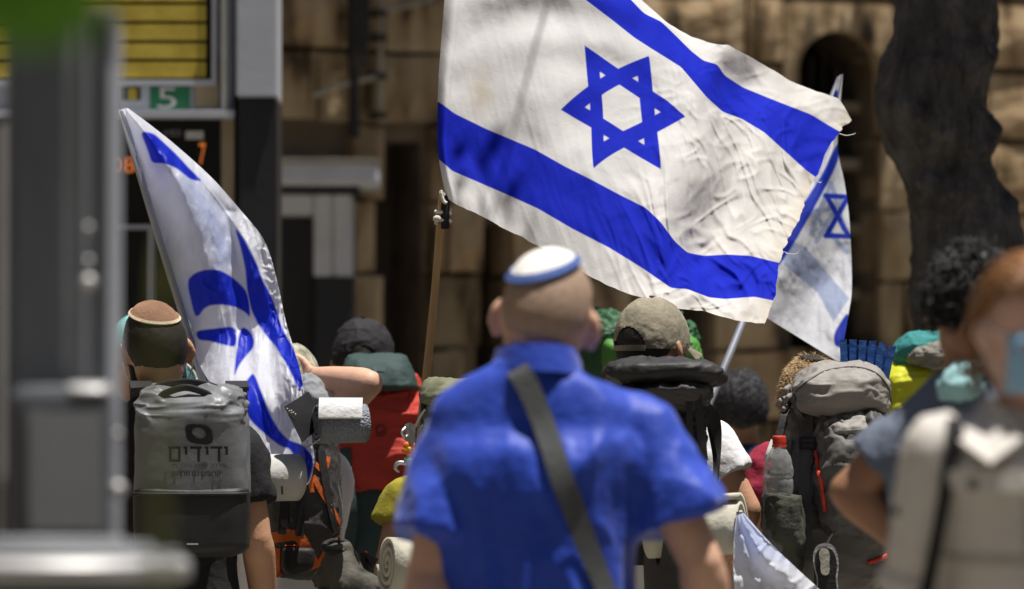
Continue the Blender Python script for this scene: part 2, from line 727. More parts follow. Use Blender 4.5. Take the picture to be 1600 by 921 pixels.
for sx in (-1, 1):
    xa, xb = P(-300, 0, WD)[0], P(-300 + len(xs) * step, 0, WD)[0]
    x0, x1 = (-20, xa - .002) if sx < 0 else (xb + .002, 20)
    obj('side_wall', box(((x0 + x1) / 2, WD + .26, bt / 2), (x1 - x0, .42, bt - .004)), M_STONE, bld, False)
obj('inner_wall', box((0, WD + 1.0, 2.5), (16, .1, 5)), M_DARK, bld, False)  # near-black plate: the interior's shade is put into its colour

def stone_mesh(k):
    r = np.random.default_rng(100 + k)
    n = 4
    t = np.linspace(-.5, .5, n)
    V = []
    for b in range(n):
        for a in range(n):
            edge = a in (0, n - 1) or b in (0, n - 1)
            V.append((t[a] + (0 if not edge else r.uniform(-.012, .012)), -.5 + (r.uniform(0, .02) if edge else -r.uniform(.02, .10)), t[b] + (0 if not edge else r.uniform(-.03, .03))))
    F = [(b * n + a, b * n + a + 1, (b + 1) * n + a + 1, (b + 1) * n + a) for b in range(n - 1) for a in range(n - 1)]
    rim = [(0, a) for a in range(n)] + [(b, n - 1) for b in range(1, n)] + [(n - 1, a) for a in range(n - 2, -1, -1)] + [(b, 0) for b in range(n - 2, 0, -1)]
    base = len(V)
    for b, a in rim:
        v = V[b * n + a]
        V.append((v[0], .5, v[2]))
    for i in range(len(rim)):
        j = (i + 1) % len(rim)
        F.append((rim[i][0] * n + rim[i][1], base + i, base + j, rim[j][0] * n + rim[j][1]))
    m = bpy.data.meshes.new('stone_block')
    m.from_pydata(V, [], F)
    m.update()
    m.materials.append(M_STONE)
    return m
SM = [stone_mesh(k) for k in range(10)]
def put_stone(x0, y0, x1, y1, proud=0.0, rot=0.0, name='stone_block', thick=.26):
    a, b = P(x0, y1, WD), P(x1, y0, WD)
    o = bpy.data.objects.new(name, random.choice(SM))
    COL.objects.link(o)
    o.parent = bld
    c = (a + b) / 2
    o.location = (c[0], WD + thick / 2 - proud - (WD + .3), c[2])
    o.scale = (b[0] - a[0], thick, b[2] - a[2])
    o.rotation_euler = (0, rot, 0)
    return o
def arch_head(x, y):
    return ARCH[0] - ARCH[1] - 22 < x < ARCH[0] + ARCH[1] + 22 and -16 < y < 200
COURSES = [-132, -22, 88, 200, 318, 430, 545, 655, 765, 880, 990, 1100, 1212]
for ci in range(len(COURSES) - 1):
    y0, y1 = COURSES[ci] + 4, COURSES[ci + 1] - 4
    x = -120 - random.uniform(0, 150)
    while x < 1760:
        w = random.uniform(105, 235)
        x0, x1 = x + 3.5, x + w - 3.5
        x += w
        # trim where an opening is
        samp = np.linspace(x0, x1, 40)
        ok = [not any(in_opening(s, yy) or arch_head(s, yy) for yy in (y0 + 2, (y0 + y1) / 2, y1 - 2)) for s in samp]
        runs, st = [], None
        for q, f in enumerate(ok + [False]):
            if f and st is None:
                st = q
            if not f and st is not None:
                runs.append((samp[st], samp[q - 1]))
                st = None
        for r0, r1 in runs:
            if r1 - r0 > 22:
                put_stone(r0, y0, r1, y1, random.uniform(0, .035))
# arch stones
cx, hw, sp, ap, sill = ARCH
def carved_arch(xa, xb, ya, yb):
    t = np.linspace(0, math.pi, 41)
    inn = [(cx - hw, yb)] + [(cx - hw * math.cos(q), sp - (sp - ap) * math.sin(q)) for q in t] + [(cx + hw, yb)]
    out = []
    for i, (x, y) in enumerate(inn):
        if i == 0 or i == len(inn) - 1:
            out.append((xa if i == 0 else xb, yb))
            continue
        dx, dy = x - cx, y - sp
        k = min((xb - cx) / max(abs(dx), 1e-6), (sp - ya) / max(-dy, 1e-6))
        out.append((cx + dx * k, sp + dy * k))
    n = len(inn)
    V = np.concatenate([PA(inn, WD - .035), PA(out, WD - .02), PA(inn, WD + .26), PA(out, WD + .26)])
    V[:n, 1], V[n:2 * n, 1], V[2 * n:, 1] = WD - .035, WD - .02, WD + .26
    F = []
    for i in range(n - 1):
        F += [(i, i + 1, n + i + 1, n + i), (i, 2 * n + i, 2 * n + i + 1, i + 1), (n + i, n + i + 1, 3 * n + i + 1, 3 * n + i)]
    return V, F
obj('arch_surround', carved_arch(cx - hw - 20, cx + hw + 20, -14, 196), M_STONE, bld, False)
put_stone(cx - hw - 20, sill - 4, cx + hw + 20, sill + 24, .07, 0, 'window_sill')
# grille in the arched window
M_IRON = mat('old_iron', (.05, .042, .035), .7, .3, 20, .3, 60)
M_RAIL = mat('pale_rail', (.33, .28, .2), .85, .25, 10, .4, 40)
for yy in (152, 243, 347, 452):
    obj('window_rail', pbox(cx - hw - 4, yy - 9, cx + hw + 4, yy + 9, WD + .2, .05, .004), M_RAIL, bld)
for k in range(7):
    xx = cx - hw + 10 + k * 20
    obj('window_bar', tube([P(xx, 70, WD + .285), P(xx, 545, WD + .285)], .009, 6), M_IRON, bld)
# recessed shutter boards in the doorways
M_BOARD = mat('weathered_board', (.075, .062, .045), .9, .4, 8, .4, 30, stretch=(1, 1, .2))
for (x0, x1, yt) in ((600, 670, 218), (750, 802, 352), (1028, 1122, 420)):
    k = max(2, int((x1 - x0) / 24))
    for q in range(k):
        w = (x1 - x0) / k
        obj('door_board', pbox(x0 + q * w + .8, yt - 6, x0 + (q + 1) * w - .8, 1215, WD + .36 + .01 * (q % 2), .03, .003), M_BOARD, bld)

# pipes on the wall
M_BLACKPIPE = mat('black_pipe', (.02, .02, .02), .6, .3, 10, .2, 40)
M_CONDUIT = mat('grey_conduit', (.36, .34, .28), .7, .2, 10, .2, 40)
dp = obj('drain_pipe', tube([P(543, -300, WD - .14), P(543, 60, WD - .13), P(541, 120, WD - .1), P(541, 222, WD - .1)], [.045, .045, .022, .022], 10, 30), M_BLACKPIPE)
tag(dp, 'black drain pipe running down the stone wall above the pale canopy slab', 'pipe')
cd = thing('cable_conduit', 'thin pale cable conduit with side branches fixed to the stone wall', 'conduit', P(582, 195, WD - .1))
obj('riser', tube([P(582, -300, WD - .1), P(582, 195, WD - .1)], .010, 8, 12), M_CONDUIT, cd)
obj('branch', tube([P(584, 24, WD - .1), P(640, 12, WD - .1), P(662, 2, WD - .1)], .008, 8), M_CONDUIT, cd)
obj('branch', tube([P(478, 160, WD - .1), P(520, 142, WD - .1), P(580, 126, WD - .1)], .010, 8), M_CONDUIT, cd)
for yy in (28, 66, 126, 186):
    obj('clip', pbox(574, yy - 5, 590, yy + 5, WD - .12, .1, .004), M_IRON, cd)

# painted portal with a canopy slab
M_GREYPAINT = mat('pale_grey_paint', (.58, .60, .66), .6, .1, 6, .1, 40)
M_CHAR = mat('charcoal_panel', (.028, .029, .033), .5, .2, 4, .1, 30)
por = thing('doorway_portal', 'pale grey painted doorway frame under a flat canopy slab', 'doorway', P(480, 1215, 23.4))
obj('canopy_slab', pbox(395, 252, 588, 284, 22.95, .75, .01), M_GREYPAINT, por)
obj('slab_flashing', pbox(392, 247, 590, 251.5, 22.93, .79, .002), M_CONDUIT, por)
obj('header', pbox(395, 304, 489, 335, 23.28, .4, .006), M_GREYPAINT, por)
obj('post', pbox(490, 304, 519.5, 432, 23.28, .4, .006), M_GREYPAINT, por)
obj('post', pbox(520.5, 304, 549, 432, 23.28, .4, .006), M_GREYPAINT, por)
obj('lower_post', pbox(490, 432.6, 551, 1215, 23.28, .42, .006), M_CHAR, por)
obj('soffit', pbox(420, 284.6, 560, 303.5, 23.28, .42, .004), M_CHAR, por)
obj('door_leaf', pbox(395, 335.6, 489.5, 1215, 23.5, .05, .004), M_CHAR, por)

TURN = math.radians(24)
bpy.context.view_layer.update()
TM = Matrix.Translation((0, WD, 0)) @ Matrix.Rotation(TURN, 4, 'Z') @ Matrix.Diagonal((1 / math.cos(TURN), 1, 1, 1)) @ Matrix.Translation((0, -WD, 0))
for o in (bld, dp, cd):
    o.matrix_basis = TM @ o.matrix_basis

# unseen houses added round the street to cut down the skylight
M_PLASTER = mat('street_stone', (.30, .25, .18), .9, .2, .6, .4, 6)
M_WIN = mat('street_window', (.03, .035, .04), .25, .2, 2, 0)
def house(label, x0, x1, y0, y1, h, face):
    t = thing('sky_block_house', label, 'building', ((x0 + x1) / 2, (y0 + y1) / 2, 0))
    obj('wall', box(((x0 + x1) / 2, (y0 + y1) / 2, h / 2), (x1 - x0, y1 - y0, h)), M_PLASTER, t, False)
    obj('roof', box(((x0 + x1) / 2, (y0 + y1) / 2, h + .15), (x1 - x0 + .5, y1 - y0 + .5, .3)), M_MORTAR, t, False)
    L = (y1 - y0) if face in 'lr' else (x1 - x0)
    for fl in range(int(h // 3.2)):
        for q in range(int(L // 3)):
            u, z = (q + .5) * L / int(L // 3), 1.7 + fl * 3.1
            c = {'l': (x0 - .02, y0 + u, z), 'r': (x1 + .02, y0 + u, z), 'f': (x0 + u, y1 + .02, z)}[face]
            w_ = obj('window', box(c, (.12, 1.1, 1.6) if face in 'lr' else (1.1, .12, 1.6)), M_WIN, t, False)
            obj('sill', box((c[0], c[1], z - .86), (.3, 1.3, .1) if face in 'lr' else (1.3, .3, .1)), M_MORTAR, w_, False)
house('long unseen stone house added behind the viewpoint to block skylight', -14, 14, -16, -8, 15, 'f')
house('unseen stone house added on the kiosk side to block skylight', -16, -7.5, -7, 19.5, 13, 'r')
house('unseen stone house added on the sunny side to block skylight', 9.5, 18, -7, 23.5, 11, 'l')

# ------------------------------------------------------------------ transit information kiosk
KD = 19.0
M_SILVER = mat('silver_panel', (.55, .58, .64), .5, .06, 3, .05, 30, metal=.1)
M_FRAME = mat('grey_frame', (.40, .41, .45), .5, .08, 5, .05, 30, metal=.1)
M_YEL = mat('yellow_row', (.60, .44, .05), .6, .25, 10, .05, 30, col2=(.74, .58, .10))
M_BLK = mat('black_glass', (.012, .012, .013), .18, .2, 3, .02, 20, spec=.5)
M_WHITE = mat('white_label', (.62, .62, .60), .6, .08, 12, 0)
M_GREEN = mat('green_label', (.03, .20, .09), .6, .15, 12, 0)
M_BEIGE = mat('beige_panel', (.42, .34, .22), .7, .1, 12, .1)
def led_mat():
    m = bpy.data.materials.new('orange_led')
    m.use_nodes = True
    b = m.node_tree.nodes['Principled BSDF']
    b.inputs['Base Color'].default_value = (.5, .12, .02, 1)
    b.inputs['Emission Color'].default_value = (1, .25, .04, 1)
    b.inputs['Emission Strength'].default_value = .35
    return m
M_LED = led_mat()
kio = thing('information_kiosk', 'transit information kiosk with yellow timetable rows and dark display', 'kiosk', P(240, 1255, KD))
obj('cabinet', pbox(-160, -160, 366, 1262, KD + .06, .4, .01), M_FRAME, kio)
obj('display_bed', pbox(-118, -130, 330, 124, KD + .045, .014), M_BLK, kio)
for k, (a, b) in enumerate(((-118, -92), (-88, -60), (-56, -27), (-23, 3), (8, 33), (38, 63), (68, 92), (97, 121))):
    obj('timetable_row', pbox(-114, a, 322, b, KD + .035, .009, .001), M_YEL, kio)
obj('display_frame', join(pbox(330.5, -140, 338, 134, KD + .02, .038), pbox(-130, 124.6, 330, 134, KD + .02, .038)), M_SILVER, kio, False)
obj('label_strip', pbox(186, 136, 302, 171, KD + .045, .014), M_SILVER, kio, False)
obj('black_tile', pbox(187, 137, 219, 157, KD + .038, .006), M_BLK, kio, False)
obj('yellow_tile', pbox(200, 138, 214, 156, KD + .032, .005), M_YEL, kio, False)
obj('green_label', pbox(234, 136.5, 297, 171, KD + .036, .008, .001), M_GREEN, kio)
obj('beige_panel', pbox(304, 90, 342, 171, KD + .045, .014), M_BEIGE, kio, False)
obj('rod', tube([P(351, -100, KD), P(351, 170, KD)], .011, 10), M_WHITE, kio)
obj('shelf', pbox(-150, 171.5, 366, 185, KD - .02, .078, .004), M_SILVER, kio)
obj('lower_display', pbox(-150, 186, 345, 1240, KD + .045, .014), M_BLK, kio, False)
obj('side_panel', pbox(368, -200, 432, 152, KD - .03, .45, .008), M_SILVER, kio)
obj('side_panel_lower', pbox(370, 152.6, 432, 1262, KD - .01, .45, .008), M_CHAR, kio)
obj('frame_bar', pbox(150, 351, 242, 359, KD + .02, .024), M_FRAME, kio, False)
obj('frame_bar', pbox(229, 359.5, 242, 1262, KD + .02, .024), M_FRAME, kio, False)
obj('sunlit_strip', pbox(336, 186, 366, 1240, KD + .05, .009), M_BEIGE, kio, False)  # stripe of sunlight, painted as a pale beige strip

def text_vf(body, font=None):
    cu = bpy.data.curves.new('txt', 'FONT')
    cu.body = body
    cu.resolution_u = 3
    o = bpy.data.objects.new('txt', cu)
    COL.objects.link(o)
    dg = bpy.context.evaluated_depsgraph_get()
    me = bpy.data.meshes.new_from_object(o.evaluated_get(dg))
    bm = bmesh.new()
    bm.from_mesh(me)
    bmesh.ops.triangulate(bm, faces=bm.faces[:])
    bm.verts.index_update()
    V = np.array([v.co[:] for v in bm.verts])
    F = [tuple(v.index for v in f.verts) for f in bm.faces]
    bm.free()
    bpy.data.objects.remove(o)
    bpy.data.meshes.remove(me)
    return V, F
def text_px(body, x0, y0, x1, y1, d):
    V, F = text_vf(body)
    lo, hi = V.min(0), V.max(0)
    u = (V[:, :2] - lo[:2]) / (hi[:2] - lo[:2])
    return PA(np.stack([x0 + u[:, 0] * (x1 - x0), y1 - u[:, 1] * (y1 - y0)], 1), d), F
obj('label_digit', text_px('5', 246, 137, 276, 170, KD + .033), M_WHITE, kio, False)
obj('display_text', text_px('\u05d5\u05e7 03:21', 256, 203, 282, 216, KD + .042), M_FRAME, kio, False)
obj('white_sticker', pbox(290, 205, 318, 218, KD + .04, .004), M_WHITE, kio, False)
obj('led_text', text_px('08', 170, 246, 211, 270, KD + .042), M_LED, kio, False)
obj('led_text', text_px('7', 311, 224, 321, 258, KD + .042), M_LED, kio, False)

# ------------------------------------------------------------------ trees
def bark_mat():
    m = mat('dark_bark', (.095, .090, .088), .92, .6, 14, 1.0, 22, stretch=(1, 1, .4), bdist=.07, spec=.2)
    return m
M_BARK = bark_mat()
M_LEAF = mat('tree_leaf', (.05, .085, .025), .6, .35, 3, 0)
def leaf_cloud(blobs, n, size, seed):
    r = np.random.default_rng(seed)
    V, F = [], []
    vol = np.array([b[3] * b[4] * b[5] for b in blobs])
    idx = r.choice(len(blobs), n, p=vol / vol.sum())
    for k in range(n):
        b = blobs[idx[k]]
        q = unit(r.normal(size=3)) * r.uniform(.15, 1) ** .5
        c = np.array(b[:3]) + q * np.array(b[3:6])
        u = unit(r.normal(size=3))
        w = unit(np.cross(u, r.normal(size=3)))
        s = size * r.uniform(.6, 1.4)
        i = len(V)
        V += [c - u * s, c + w * s * .45, c + u * s, c - w * s * .45]
        F.append((i, i + 1, i + 2, i + 3))
    return np.array(V), F
TD = 17.6
tl = [(-330, 1392), (-200, 1402), (-60, 1400), (0, 1400), (60, 1394), (110, 1376), (170, 1366), (220, 1381), (270, 1404), (300, 1418), (360, 1426), (450, 1428), (540, 1428), (700, 1424), (900, 1416), (1120, 1398), (1225, 1370)]
tr = [(-330, 1548), (-200, 1553), (-60, 1558), (0, 1558), (100, 1556), (160, 1550), (200, 1560), (225, 1562), (250, 1552), (300, 1570), (370, 1594), (420, 1602), (540, 1606), (700, 1610), (900, 1620), (1120, 1636), (1400, 1670)]
tree = thing('street_tree', 'thick dark tree trunk with knobbly grey bark beside the arched window', 'tree', (P(1510, 0, TD)[0], TD, 0))
ysamp = np.concatenate([np.linspace(-330, 560, 150), np.linspace(570, 1400, 30)])
rings = []
na = 96
aa = np.linspace(0, 2 * np.pi, na, endpoint=False)
for yv in ysamp:
    xl, xr = np.interp(yv, [q[0] for q in tl], [q[1] for q in tl]), np.interp(yv, [q[0] for q in tr], [q[1] for q in tr])
    a, b = P(xl, yv, TD), P(xr, yv, TD)
    c, h = (a + b) / 2, (b[0] - a[0]) / 2
    z = max(c[2], -.02)
    R = np.stack([c[0] + h * np.cos(aa), TD + h * .92 * np.sin(aa), np.full(na, z)], 1)
    rings.append(R)
V, F = skin_rings(np.array(rings))
trunk = obj('trunk', (V, [f[::-1] for f in F]), M_BARK, tree)
crumple(trunk, .022, (10, 10, 4), 5, 'ridge')
crumple(trunk, .012, (5, 5, 2.5), 8)
crumple(trunk, .006, (34, 34, 16), 11, 'ridge')
sm = Surf(trunk)
for pts, r_ in (([(1512, 40), (1508, 130), (1520, 200), (1512, 300), (1488, 345)], .010), ([(1425, 330), (1450, 326), (1488, 345)], .009), ([(1455, 0), (1462, 110), (1472, 220), (1478, 250)], .008)):
    obj('bark_ridge', sm.cord(pts, r_, lift=-.004, fall=TD - .15), M_BARK, tree)
top = np.array(P(1475, -325, TD))
def limb(p, rr):
    return tube(p, rr, 10, len(p) * 6)
LB = [[top, top + (-.5, .8, .9), top + (-1.6, 2.2, 1.7), top + (-3.2, 3.6, 2.3)],
      [top, top + (.4, 1.0, 1.0), top + (1.2, 2.6, 1.7), top + (2.4, 4.2, 2.0)],
      [top + (0, 0, -.1), top + (-.1, .9, 1.3), top + (-.4, 2.4, 2.6), top + (-.2, 4.0, 3.2)]]
for p in LB:
    obj('limb', limb([q - np.array([0, 0, .12]) * (i == 0) for i, q in enumerate(p)], [.12, .09, .06, .025]), M_BARK, tree)
# unseen crown clumps, placed sunward to shade the wall and spare the walkers
def over(xpx, ypx, h):
    # worked out square to the wall, then turned with it
    w = P(xpx, ypx, WD)
    q = rotz(-TURN) @ np.array(SUN)
    return w + q * ((h - w[2]) / q[2])
def turned(VF):
    V = np.array([(TM @ Vector(v))[:] for v in VF[0]])
    return V, VF[1]
BL = []
for (xp, yp, h, rx, rz) in ((960, 480, 5.6, .62, .28), (1150, 430, 5.6, .5, .22), (1330, 500, 5.4, .5, .22), (850, 330, 5.8, .42, .25), (1050, 760, 5.2, .9, .3), (1330, 760, 5.2, .8, .3), (1318, 230, 5.9, .2, .12), (800, 120, 5.9, .4, .2), (1180, 260, 5.8, .3, .1)):
    c = over(xp, yp, h)
    BL.append((c[0], c[1], c[2], rx, .02, rz))
obj('crown', turned(leaf_cloud(BL, 4600, .06, 3)), M_LEAF, tree, False)
BL = []
fl_pt = P(790, 150, 14.5) + np.array(SUN) * 2.9
BL += [(top[0] + .42, TD - .1, top[2] + .75, .40, .5, .35), (top[0] + .40, TD - .1, top[2] + .3, .3, .4, .25)]  # leaf clumps added above the trunk to put it in shade
twig = leaf_cloud([(fl_pt[0], fl_pt[1], fl_pt[2], .24, .30, .12)], 70, .045, 9)  # leaf clump placed sunward of the big flag to dapple it
obj('crown', twig, M_LEAF, tree, False)
LB.append([top + (0, 0, -.2), top + (-.2, -1.0, .7), np.array([fl_pt[0] + .2, fl_pt[1] + 1.0, fl_pt[2] + .15]), fl_pt])
obj('limb', limb(LB[-1], [.08, .04, .009, .003]), M_BARK, tree)
obj('crown', leaf_cloud(BL, 1100, .07, 3), M_LEAF, tree, False)
tree2 = thing('shade_tree', 'unseen leafy tree added by the kiosk to shade the stone wall', 'tree', (-4.6, 21.4, 0))  # out of view, added for the shade its leaves throw
t2 = np.array([-4.6, 21.4, 0])
tk2 = obj('trunk', tube([t2 + (0, 0, -.02), t2 + (.05, 0, 1.5), t2 + (.1, .1, 3.0), t2 + (.5, .3, 4.4)], [.2, .16, .14, .1], 16, 30), M_BARK, tree2)
crumple(tk2, .012, (9, 9, 4), 15, 'ridge')
for e in ((1.5, .5, 5.6), (3.4, .9, 6.0), (5.2, 1.3, 6.1), (-.8, .2, 6)):
    obj('limb', tube([t2 + (.42, .26, 4.2), t2 + (np.array(e) * (.5, .5, 1) + (0.2, .1, -.5)), t2 + np.array(e)], [.09, .06, .02], 8, 16), M_BARK, tree2)
BL = []
for (xp, yp, h, rx, rz) in ((630, 330, 5.6, .40, .25), (700, 560, 5.5, .7, .3), (640, 60, 5.9, .30, .22), (720, 160, 5.8, .3, .2), (500, 430, 5.5, .5, .2), (520, 600, 5.4, .6, .3), (560, 800, 5.2, .8, .3), (790, 720, 5.4, .8, .3), (545, 40, 6.0, .12, .2), (440, 150, 5.9, .12, .2)):
    c = over(xp, yp, h)
    BL.append((c[0], c[1], c[2], rx, .02, rz))
obj('crown', turned(leaf_cloud(BL, 4600, .06, 4)), M_LEAF, tree2, False)

# ------------------------------------------------------------------ foreground steel post, box and bin
FD = 8.2
M_STEEL = mat('dull_steel', (.27, .285, .305), .5, .25, 3, .12, 25, metal=.25, stretch=(1, 1, .25))
M_STEELD = mat('dark_steel', (.095, .104, .118), .55, .3, 3, .12, 25, metal=.2, stretch=(1, 1, .25))
M_BRIGHT = mat('bright_steel', (.50, .50, .50), .48, .1, 6, .05, 30, metal=.4)
post = thing('steel_post', 'grey steel signal post with a slimmer capped channel bolted alongside', 'post', (P(70, 0, FD)[0], FD + .06, 0))
def zrect(x0, x1, y0, d, depth, bev, y1=None):
    a, b = P(x0, 0, d), P(x1, 0, d)
    zt = P(0, y0, d)[2]
    zb = 0 if y1 is None else P(0, y1, d)[2]
    return box(((a[0] + b[0]) / 2, d + depth / 2, (zt + zb) / 2), (b[0] - a[0], depth, zt - zb), bev)
obj('main_post', zrect(8, 126, -900, FD, .12, .018), M_STEEL, post)
obj('main_post_face', zrect(22, 100, -900, FD - .004, .02, .003), M_STEELD, post)
obj('channel', zrect(128, 186, 22, FD + .01, .07, .012), M_SILVER, post)
obj('channel_face', zrect(141, 170, 36, FD + .003, .02, .003), M_STEELD, post)
obj('channel_cap', zrect(124, 189, 16, FD + .0, .09, .006, 24), M_BRIGHT, post)
obj('thin_rod', tube([(*P(4, 0, FD)[:2], 0), (*P(4, 0, FD)[:2], P(0, 192, FD)[2])], .006, 10), M_BRIGHT, post)
for yy in (356, 408, 442, 680, 765):
    c = P(138 if yy < 600 else 184, yy, FD - .004)
    q_ = .012 if yy in (442, 765) else .006
    obj('glint_bolt', ellipsoid(c, (q_, q_, q_), None, 12, 8), M_BRIGHT, post)  # bright heads added to stand for glints on the steel
sbx = thing('control_box', 'dark grey control box with rounded top fixed to the steel post', 'box', P(100, 850, FD - .12))
secs = [(604, 40, 160, -.11, -.01, 4), (612, 28, 172, -.115, -.004, 5), (640, 24, 178, -.12, -.004, 6), (760, 24, 178, -.12, -.004, 6), (846, 24, 178, -.12, -.004, 6), (850, 30, 172, -.11, -.006, 6)]
obj('shell', loft_px(secs, FD, 48, 40), M_STEELD, sbx)
obj('door_panel', pbox(42, 640, 160, 832, FD - .124, .01, .004), M_STEEL, sbx)
obj('top_highlight', loft_px([(600, 118, 172, -.1, -.02, 3), (606, 108, 178, -.118, -.006, 4), (616, 112, 180, -.123, -.004, 4), (620, 125, 170, -.1, -.02, 3)], FD, 32, 12), M_BRIGHT, sbx)  # bright piece standing in for the highlight on the box top
BD = 7.55
bc = P(82, 868, BD)
bin_ = thing('litter_bin', 'round steel litter bin with a ribbed shallow lid beside the post', 'bin', (bc[0], BD, 0))
def disc(r0, prof, n=64):
    a = np.linspace(0, 2 * np.pi, n, endpoint=False)
    return skin_rings(np.array([np.stack([bc[0] + r * np.cos(a), BD + r * np.sin(a), np.full(n, z)], 1) for r, z in prof]))
zt = bc[2]
k = S(BD)
obj('body', disc(0, [(.150, 0), (.155, .02), (.155, zt - .035), (.150, zt - .03)]), M_STEELD, bin_)
obj('lid', disc(0, [(.165, zt - .034), (.182, zt - .03), (.184, zt - .012), (.176, zt - .004), (.14, zt + .008), (.08, zt + .018), (.02, zt + .021)]), M_BRIGHT, bin_)
for q, (rr, hh) in enumerate(((.165, .003), (.13, .012), (.095, .018))):
    a = np.linspace(0, 2 * np.pi, 49)
    obj('lid_rib', tube(np.stack([bc[0] + rr * np.cos(a), BD + rr * np.sin(a), np.full(49, zt + hh)], 1), .005, 6, 97), M_STEEL, bin_)

# a young shoot and a leafy twig close by
M_SHOOT = mat('olive_shoot', (.12, .13, .035), .6, .25, 20, .1)
M_FRESH = mat('fresh_leaf', (.10, .26, .01), .5, .2, 20, .1)
def leaf(base, dirv, nrm, L, w):
    dirv, nrm = unit(dirv), np.asarray(nrm, float)
    s = unit(np.cross(dirv, nrm))
    nn = np.cross(s, dirv)
    t = np.linspace(0, 1, 7)
    wid = w * np.sin(np.pi * np.clip(t * .96 + .03, 0, 1)) ** .8
    mid = base + dirv * (t * L)[:, None] - nn * (.18 * L * t ** 2)[:, None]
    V = np.concatenate([mid - s * wid[:, None] / 2 + nn * .1 * wid[:, None], mid, mid + s * wid[:, None] / 2 + nn * .1 * wid[:, None]])
    F = []
    for i in range(6):
        F += [(i, i + 7, i + 8, i + 1), (i + 7, i + 14, i + 15, i + 8)]
    return V, F
sh = P(250, 700, 5.0)
st = thing('young_sapling', 'slender olive green sapling shoot in front of the walkers', 'plant', (sh[0], 5.0, 0))
ztop = P(250, 478, 5.0)[2]
obj('stem', tube([(sh[0] - .01, 5.0, 0), (sh[0] + .006, 5.0, .6), (sh[0], 5.0, 1.2), (sh[0], 5.0, ztop)], [.010, .008, .006, .003], 8, 30), M_SHOOT, st)
r = np.random.default_rng(5)
for q in range(46):
    z = .5 + (ztop - .5) * (q / 45)
    a = q * 2.4
    obj('leaf', leaf(np.array([sh[0], 5.0, z]), (math.cos(a) * .22, math.sin(a) * .22, 1), (math.cos(a), math.sin(a), -.2), .055 + .02 * r.random(), .011), M_SHOOT, st)
tw0 = np.array([-.62, 4.2, 0])
tw = thing('roadside_shrub', 'tall roadside shrub with fresh green leaves leaning past the steel post', 'plant', tw0)
obj('stem', tube([tw0, tw0 + (.0, 0, .9), tw0 + (.04, 0, 1.55), tw0 + (.14, 0, 1.78), tw0 + (.30, 0, 1.74)], [.016, .013, .010, .007, .003], 8, 40), M_BARK, tw)
for (xp, yp, dx, L) in ((22, -18, .3, .07), (55, -25, .5, .075), (95, -30, .7, .07), (70, -45, -.2, .07), (30, -50, .1, .07), (120, -55, .3, .06), (-10, -30, .2, .07), (45, -60, .1, .08)):
    obj('leaf', leaf(P(xp, yp - 10, 4.2), (dx * .6, .15, -1), (.2, -1, .3), L * .8, .042), M_FRESH, tw)
for q in range(60):
    z = .8 + q * .016
    a = q * 2.4
    obj('leaf', leaf(tw0 + (.02, 0, z), (math.cos(a) * .8 - .5, math.sin(a), .5), (0, 0, 1), .07, .03), M_FRESH, tw)

# ------------------------------------------------------------------ people
M_SKIN = mat('skin_tan', (.52, .29, .18), .55, .10, 14, .12, 160, sss=.12, spec=.4)
M_SKIN2 = mat('skin_fair', (.60, .36, .25), .55, .10, 14, .12, 160, sss=.12, spec=.4)
M_SKINP = mat('skin_pale', (.66, .42, .33), .55, .08, 14, .1, 160, sss=.12, spec=.4)
M_SKIN3 = mat('skin_brown', (.36, .19, .11), .55, .10, 14, .12, 160, sss=.12, spec=.4)
M_EYE = mat('eye_white', (.75, .73, .70), .25, .02, 10, 0)
M_IRIS = mat('eye_dark', (.03, .02, .015), .2, .02, 10, 0)
M_SHOE = mat('dark_shoe', (.04, .038, .035), .7, .2, 20, .2)
M_SOLE = mat('pale_sole', (.5, .48, .44), .8, .1, 20, .1)
M_JEANS = mat('navy_trousers', (.03, .04, .075), .85, .2, 10, .3, 60)
M_KHAKI = mat('khaki_trousers', (.20, .17, .11), .85, .2, 10, .3, 60)
M_GREYTR = mat('grey_trousers', (.09, .09, .09), .85, .2, 10, .3, 60)

